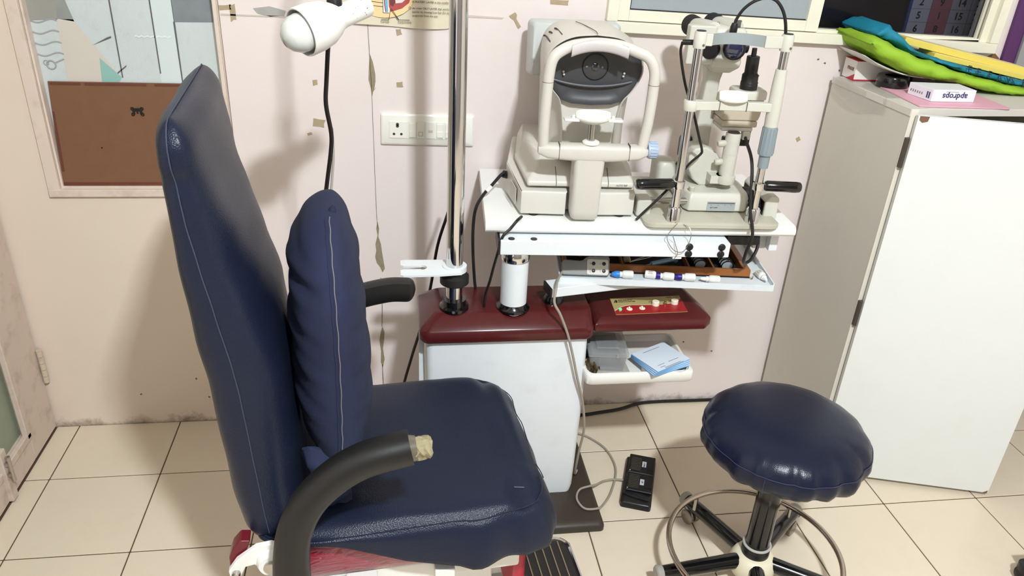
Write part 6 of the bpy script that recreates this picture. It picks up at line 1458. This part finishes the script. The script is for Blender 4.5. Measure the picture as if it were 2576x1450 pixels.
part('printed_bars', g, M('print_navy', (40, 48, 96), 0.5), apb, smooth=False, stuff=True)
for k in range(6):
    a = sd * (0.034 + 0.008 * k); g = G(APF); g.prism([(a.x - 0.0006, a.y, 0.010), (a.x + sd.x * 0.003 - 0.0006, a.y + sd.y * 0.003, 0.010), (a.x + sd.x * 0.003 - 0.0006, a.y + sd.y * 0.003, 0.016), (a.x - 0.0006, a.y, 0.016)], (0.0004, 0, 0)); part('printed_mark', g, print_grey, apb, smooth=False)
# slumped stack: papers, green bag, teal bag and two yellow cartons
def slab(path, depth, th, mat_name, wob=0.003, seed=1, dy0=0.0, taper=0.6):
    """soft flat pack following a sagging path in x-z; path = list of (x, y_front, z_bottom, z_top)"""
    rnd = random.Random(seed); P = catmull([(a, b, c) for a, b, c, d in path], 5); Q = catmull([(a, b, d) for a, b, c, d in path], 5)
    rings = []
    n = len(P)
    for i, (p, q_) in enumerate(zip(P, Q)):
        h_ = (q_.z - p.z); e = 1.0
        if i == 0 or i == n - 1: e = 0.35
        zc = (p.z + q_.z) / 2
        ring = []
        for j in range(20):
            a = 2 * math.pi * j / 20
            c, s = math.cos(a), math.sin(a)
            y = p.y + depth / 2 + depth / 2 * math.copysign(abs(c) ** 0.5, c)
            z = zc + h_ / 2 * e * math.copysign(abs(s) ** 0.7, s)
            ring.append(Vector((p.x + wob * math.sin(j * 1.7 + i * 0.6), y + wob * math.sin(i * 0.9 + j), z + wob * 0.6 * math.sin(i * 1.3 + j * 2.1 + seed))))
        rings.append(ring)
    q = G(); q.loft(rings); return q
paper = slab([(1.235, -0.14, 1.208, 1.214), (1.28, -0.16, 1.185, 1.192), (1.34, -0.18, 1.166, 1.173), (1.41, -0.19, 1.160, 1.166), (1.5, -0.19, 1.158, 1.163)], 0.13, 0.006, 'p', 0.0008, 2)
solo('paper_sheaf', 'sheaf of white papers under the green bag on the cabinet', 'paper', paper, M('paper_white', (222, 220, 210), 0.6, var=0.04), sharp=60)
gp = slab([(1.232, -0.175, 1.232, 1.262), (1.262, -0.185, 1.212, 1.258), (1.31, -0.20, 1.186, 1.238), (1.37, -0.215, 1.166, 1.214), (1.42, -0.225, 1.160, 1.204), (1.48, -0.225, 1.156, 1.184), (1.56, -0.235, 1.138, 1.170), (1.64, -0.24, 1.131, 1.154), (1.73, -0.24, 1.131, 1.146)], 0.19, 0.03, 'g', 0.004, 3)
solo('green_bag', 'crumpled lime green cloth bag slumped over the cabinet top', 'bag', gp, M('lime_cloth', (146, 186, 46), 0.7, var=0.08, vscale=14, bump=0.3, bscale=120), sharp=80)
tl = thing('teal_bag', 'teal blue cloth bag with dark lettering on top of the green bag', 'bag', (1.5, -0.14, 1.19))
tp_ = slab([(1.255, -0.15, 1.259, 1.274), (1.29, -0.155, 1.248, 1.290), (1.33, -0.165, 1.233, 1.260), (1.37, -0.18, 1.215, 1.228), (1.43, -0.195, 1.202, 1.214), (1.49, -0.205, 1.184, 1.199), (1.56, -0.212, 1.170, 1.185), (1.65, -0.22, 1.153, 1.169), (1.73, -0.22, 1.146, 1.158)], 0.19, 0.03, 't', 0.0035, 5)
tb = part('cloth', tp_, M('teal_cloth', (22, 124, 150), 0.65, var=0.08, vscale=12, bump=0.25, bscale=120), tl, sharp=80)
for s, x, z, a in (('E', 1.500, 1.1935, -0.2), ('E', 1.528, 1.187, -0.2), ('F', 1.562, 1.181, -0.2), ('A', 1.592, 1.174, -0.2), ('VS', 1.625, 1.168, -0.18), ('E', 1.668, 1.162, -0.12), ('E', 1.700, 1.158, -0.1)):
    yy = -0.2195 - 0.03 * (x - 1.5) - 0.001
    lettering('lettering', s, 0.028, basis((x, yy, z), (math.cos(a), 0, math.sin(a)), (0, 0.35, 1)), M('print_dark_teal', (14, 40, 60), 0.6), tb)
yel = M('carton_yellow', (226, 206, 96), 0.4, var=0.04); yel_top = M('carton_cream_print', (232, 216, 160), 0.5, var=0.06, vscale=30)
def ycarton(name, label, o, L_, wd, th, pitch, yaw):
    F = Matrix.Translation(o) @ Matrix.Rotation(yaw, 4, 'Z') @ Matrix.Rotation(pitch, 4, 'Y')
    t = thing(name, label, 'carton', o); g = G(F); g.bb(0, L_, 0, wd, 0, th); bx_ = part('box', g, yel, t, bevel=0.0015)
    g = G(F); g.bb(0.004, L_ - 0.004, 0.004, wd - 0.002, th, th + 0.0006); tp2 = part('printed_top', g, yel_top, bx_, smooth=False)
    return F, bx_, tp2
F1, b1, t1 = ycarton('long_carton', 'upper long yellow carton with cream printed top on the teal bag', (1.345, -0.140, 1.2415), 0.385, 0.085, 0.017, math.radians(10.6), math.radians(-4))
for k, (a, b) in enumerate(((0.02, 0.035), (0.05, 0.058), (0.075, 0.105), (0.13, 0.17))):
    g = G(F1); g.bb(a, b, 0.02, 0.055, 0.0166, 0.0170); part('print_block', g, M('print_mauve', (176, 150, 140), 0.6), t1, smooth=False)
for k in range(3):
    g = G(F1); g.bb(0.325 + 0.013 * k, 0.331 + 0.013 * k, 0.012, 0.06, 0.0166, 0.0170); part('print_bar', g, M('print_brown', (110, 60, 70), 0.6), t1, smooth=False)
F2, b2, t2 = ycarton('long_carton', 'lower long yellow carton, half under the other yellow carton on the teal bag', (1.425, -0.165, 1.2115), 0.36, 0.085, 0.013, math.radians(10.2), math.radians(-5))
# calendar in the room beyond the window
cal = thing('wall_calendar', 'white monthly calendar seen through the dark open window', 'calendar', (1.74, 0.25, 1.2))
def ka(x, z, y=0.25): return (x, y, z)
g = G(); g.bb(1.60, 1.94, 0.25, 0.254, 1.15, 1.62); sh_ = part('sheet', g, M('calendar_paper', (226, 226, 232), 0.6, var=0.04), cal, smooth=False)
g = G(); g.bb(1.592, 1.601, 0.248, 0.254, 1.15, 1.62); part('binding', g, M('calendar_blue', (60, 80, 150), 0.5), sh_, smooth=False)
for x in (1.668, 1.736, 1.804, 1.872):
    q = G(); q.bb(x - 0.0006, x + 0.0006, 0.2493, 0.25, 1.15, 1.62); part('grid_line', q, print_grey, sh_, smooth=False)
for z in (1.245, 1.285, 1.325):
    q = G(); q.bb(1.602, 1.94, 0.2493, 0.25, z - 0.0005, z + 0.0005); part('grid_line', q, print_grey, sh_, smooth=False)
q = G(); q.bb(1.668, 1.736, 0.2494, 0.25, 1.15, 1.62); part('red_column', q, M('calendar_red', (196, 120, 124), 0.6), sh_, smooth=False)
for j, z in enumerate((1.305, 1.265, 1.225)):
    for i, x in enumerate((1.632, 1.702, 1.770, 1.838)):
        n = [[4, 11, 18, 25], [5, 12, 19, 26], [6, 13, 20, 27]][j][i] if True else 0
        lettering('lettering', str([[2, 9, 14, 30], [5, 1, 15, 22], [6, 8, 16, 29]][j][i]), 0.030, basis((x, 0.2488, z), (1, 0, 0), (0, 0, 1)), print_black, sh_, bold=0.0008)
# wheel of another chair just inside the frame at the lower right
cw = thing('chair_caster', 'black wheel of another chair at the lower right edge', 'caster', (1.62, -0.86, 0))
g = G()
for s in (-1, 1): g.lathe([(0.020, 0), (0.026, 0.25), (0.026, 0.8), (0.018, 1.0)], (1.618 + s * 0.004, -0.86, 0.026), (1.618 + s * 0.02, -0.865, 0.026), 22)
part('wheel', g, black_plastic, cw)
g = G(); g.loft([sellipse(1.618, -0.86, 0.026, 0.03, 2.5, 20, 0.034), sellipse(1.618, -0.86, 0.026, 0.03, 2.5, 20, 0.052), sellipse(1.618, -0.86, 0.014, 0.016, 2, 20, 0.062)]); part('hood', g, black_plastic, cw)
g = G(); g.cyl((1.622, -0.855, 0.06), (1.622, -0.855, 0.095), 0.006, n=12); part('stem', g, steel, cw)
g = G(); g.lathe([(0.018, 0), (0.024, 1.0)], (1.605, -0.855, 0.10), (1.85, -0.90, 0.14), 16); part('leg', g, black_plastic, cw)
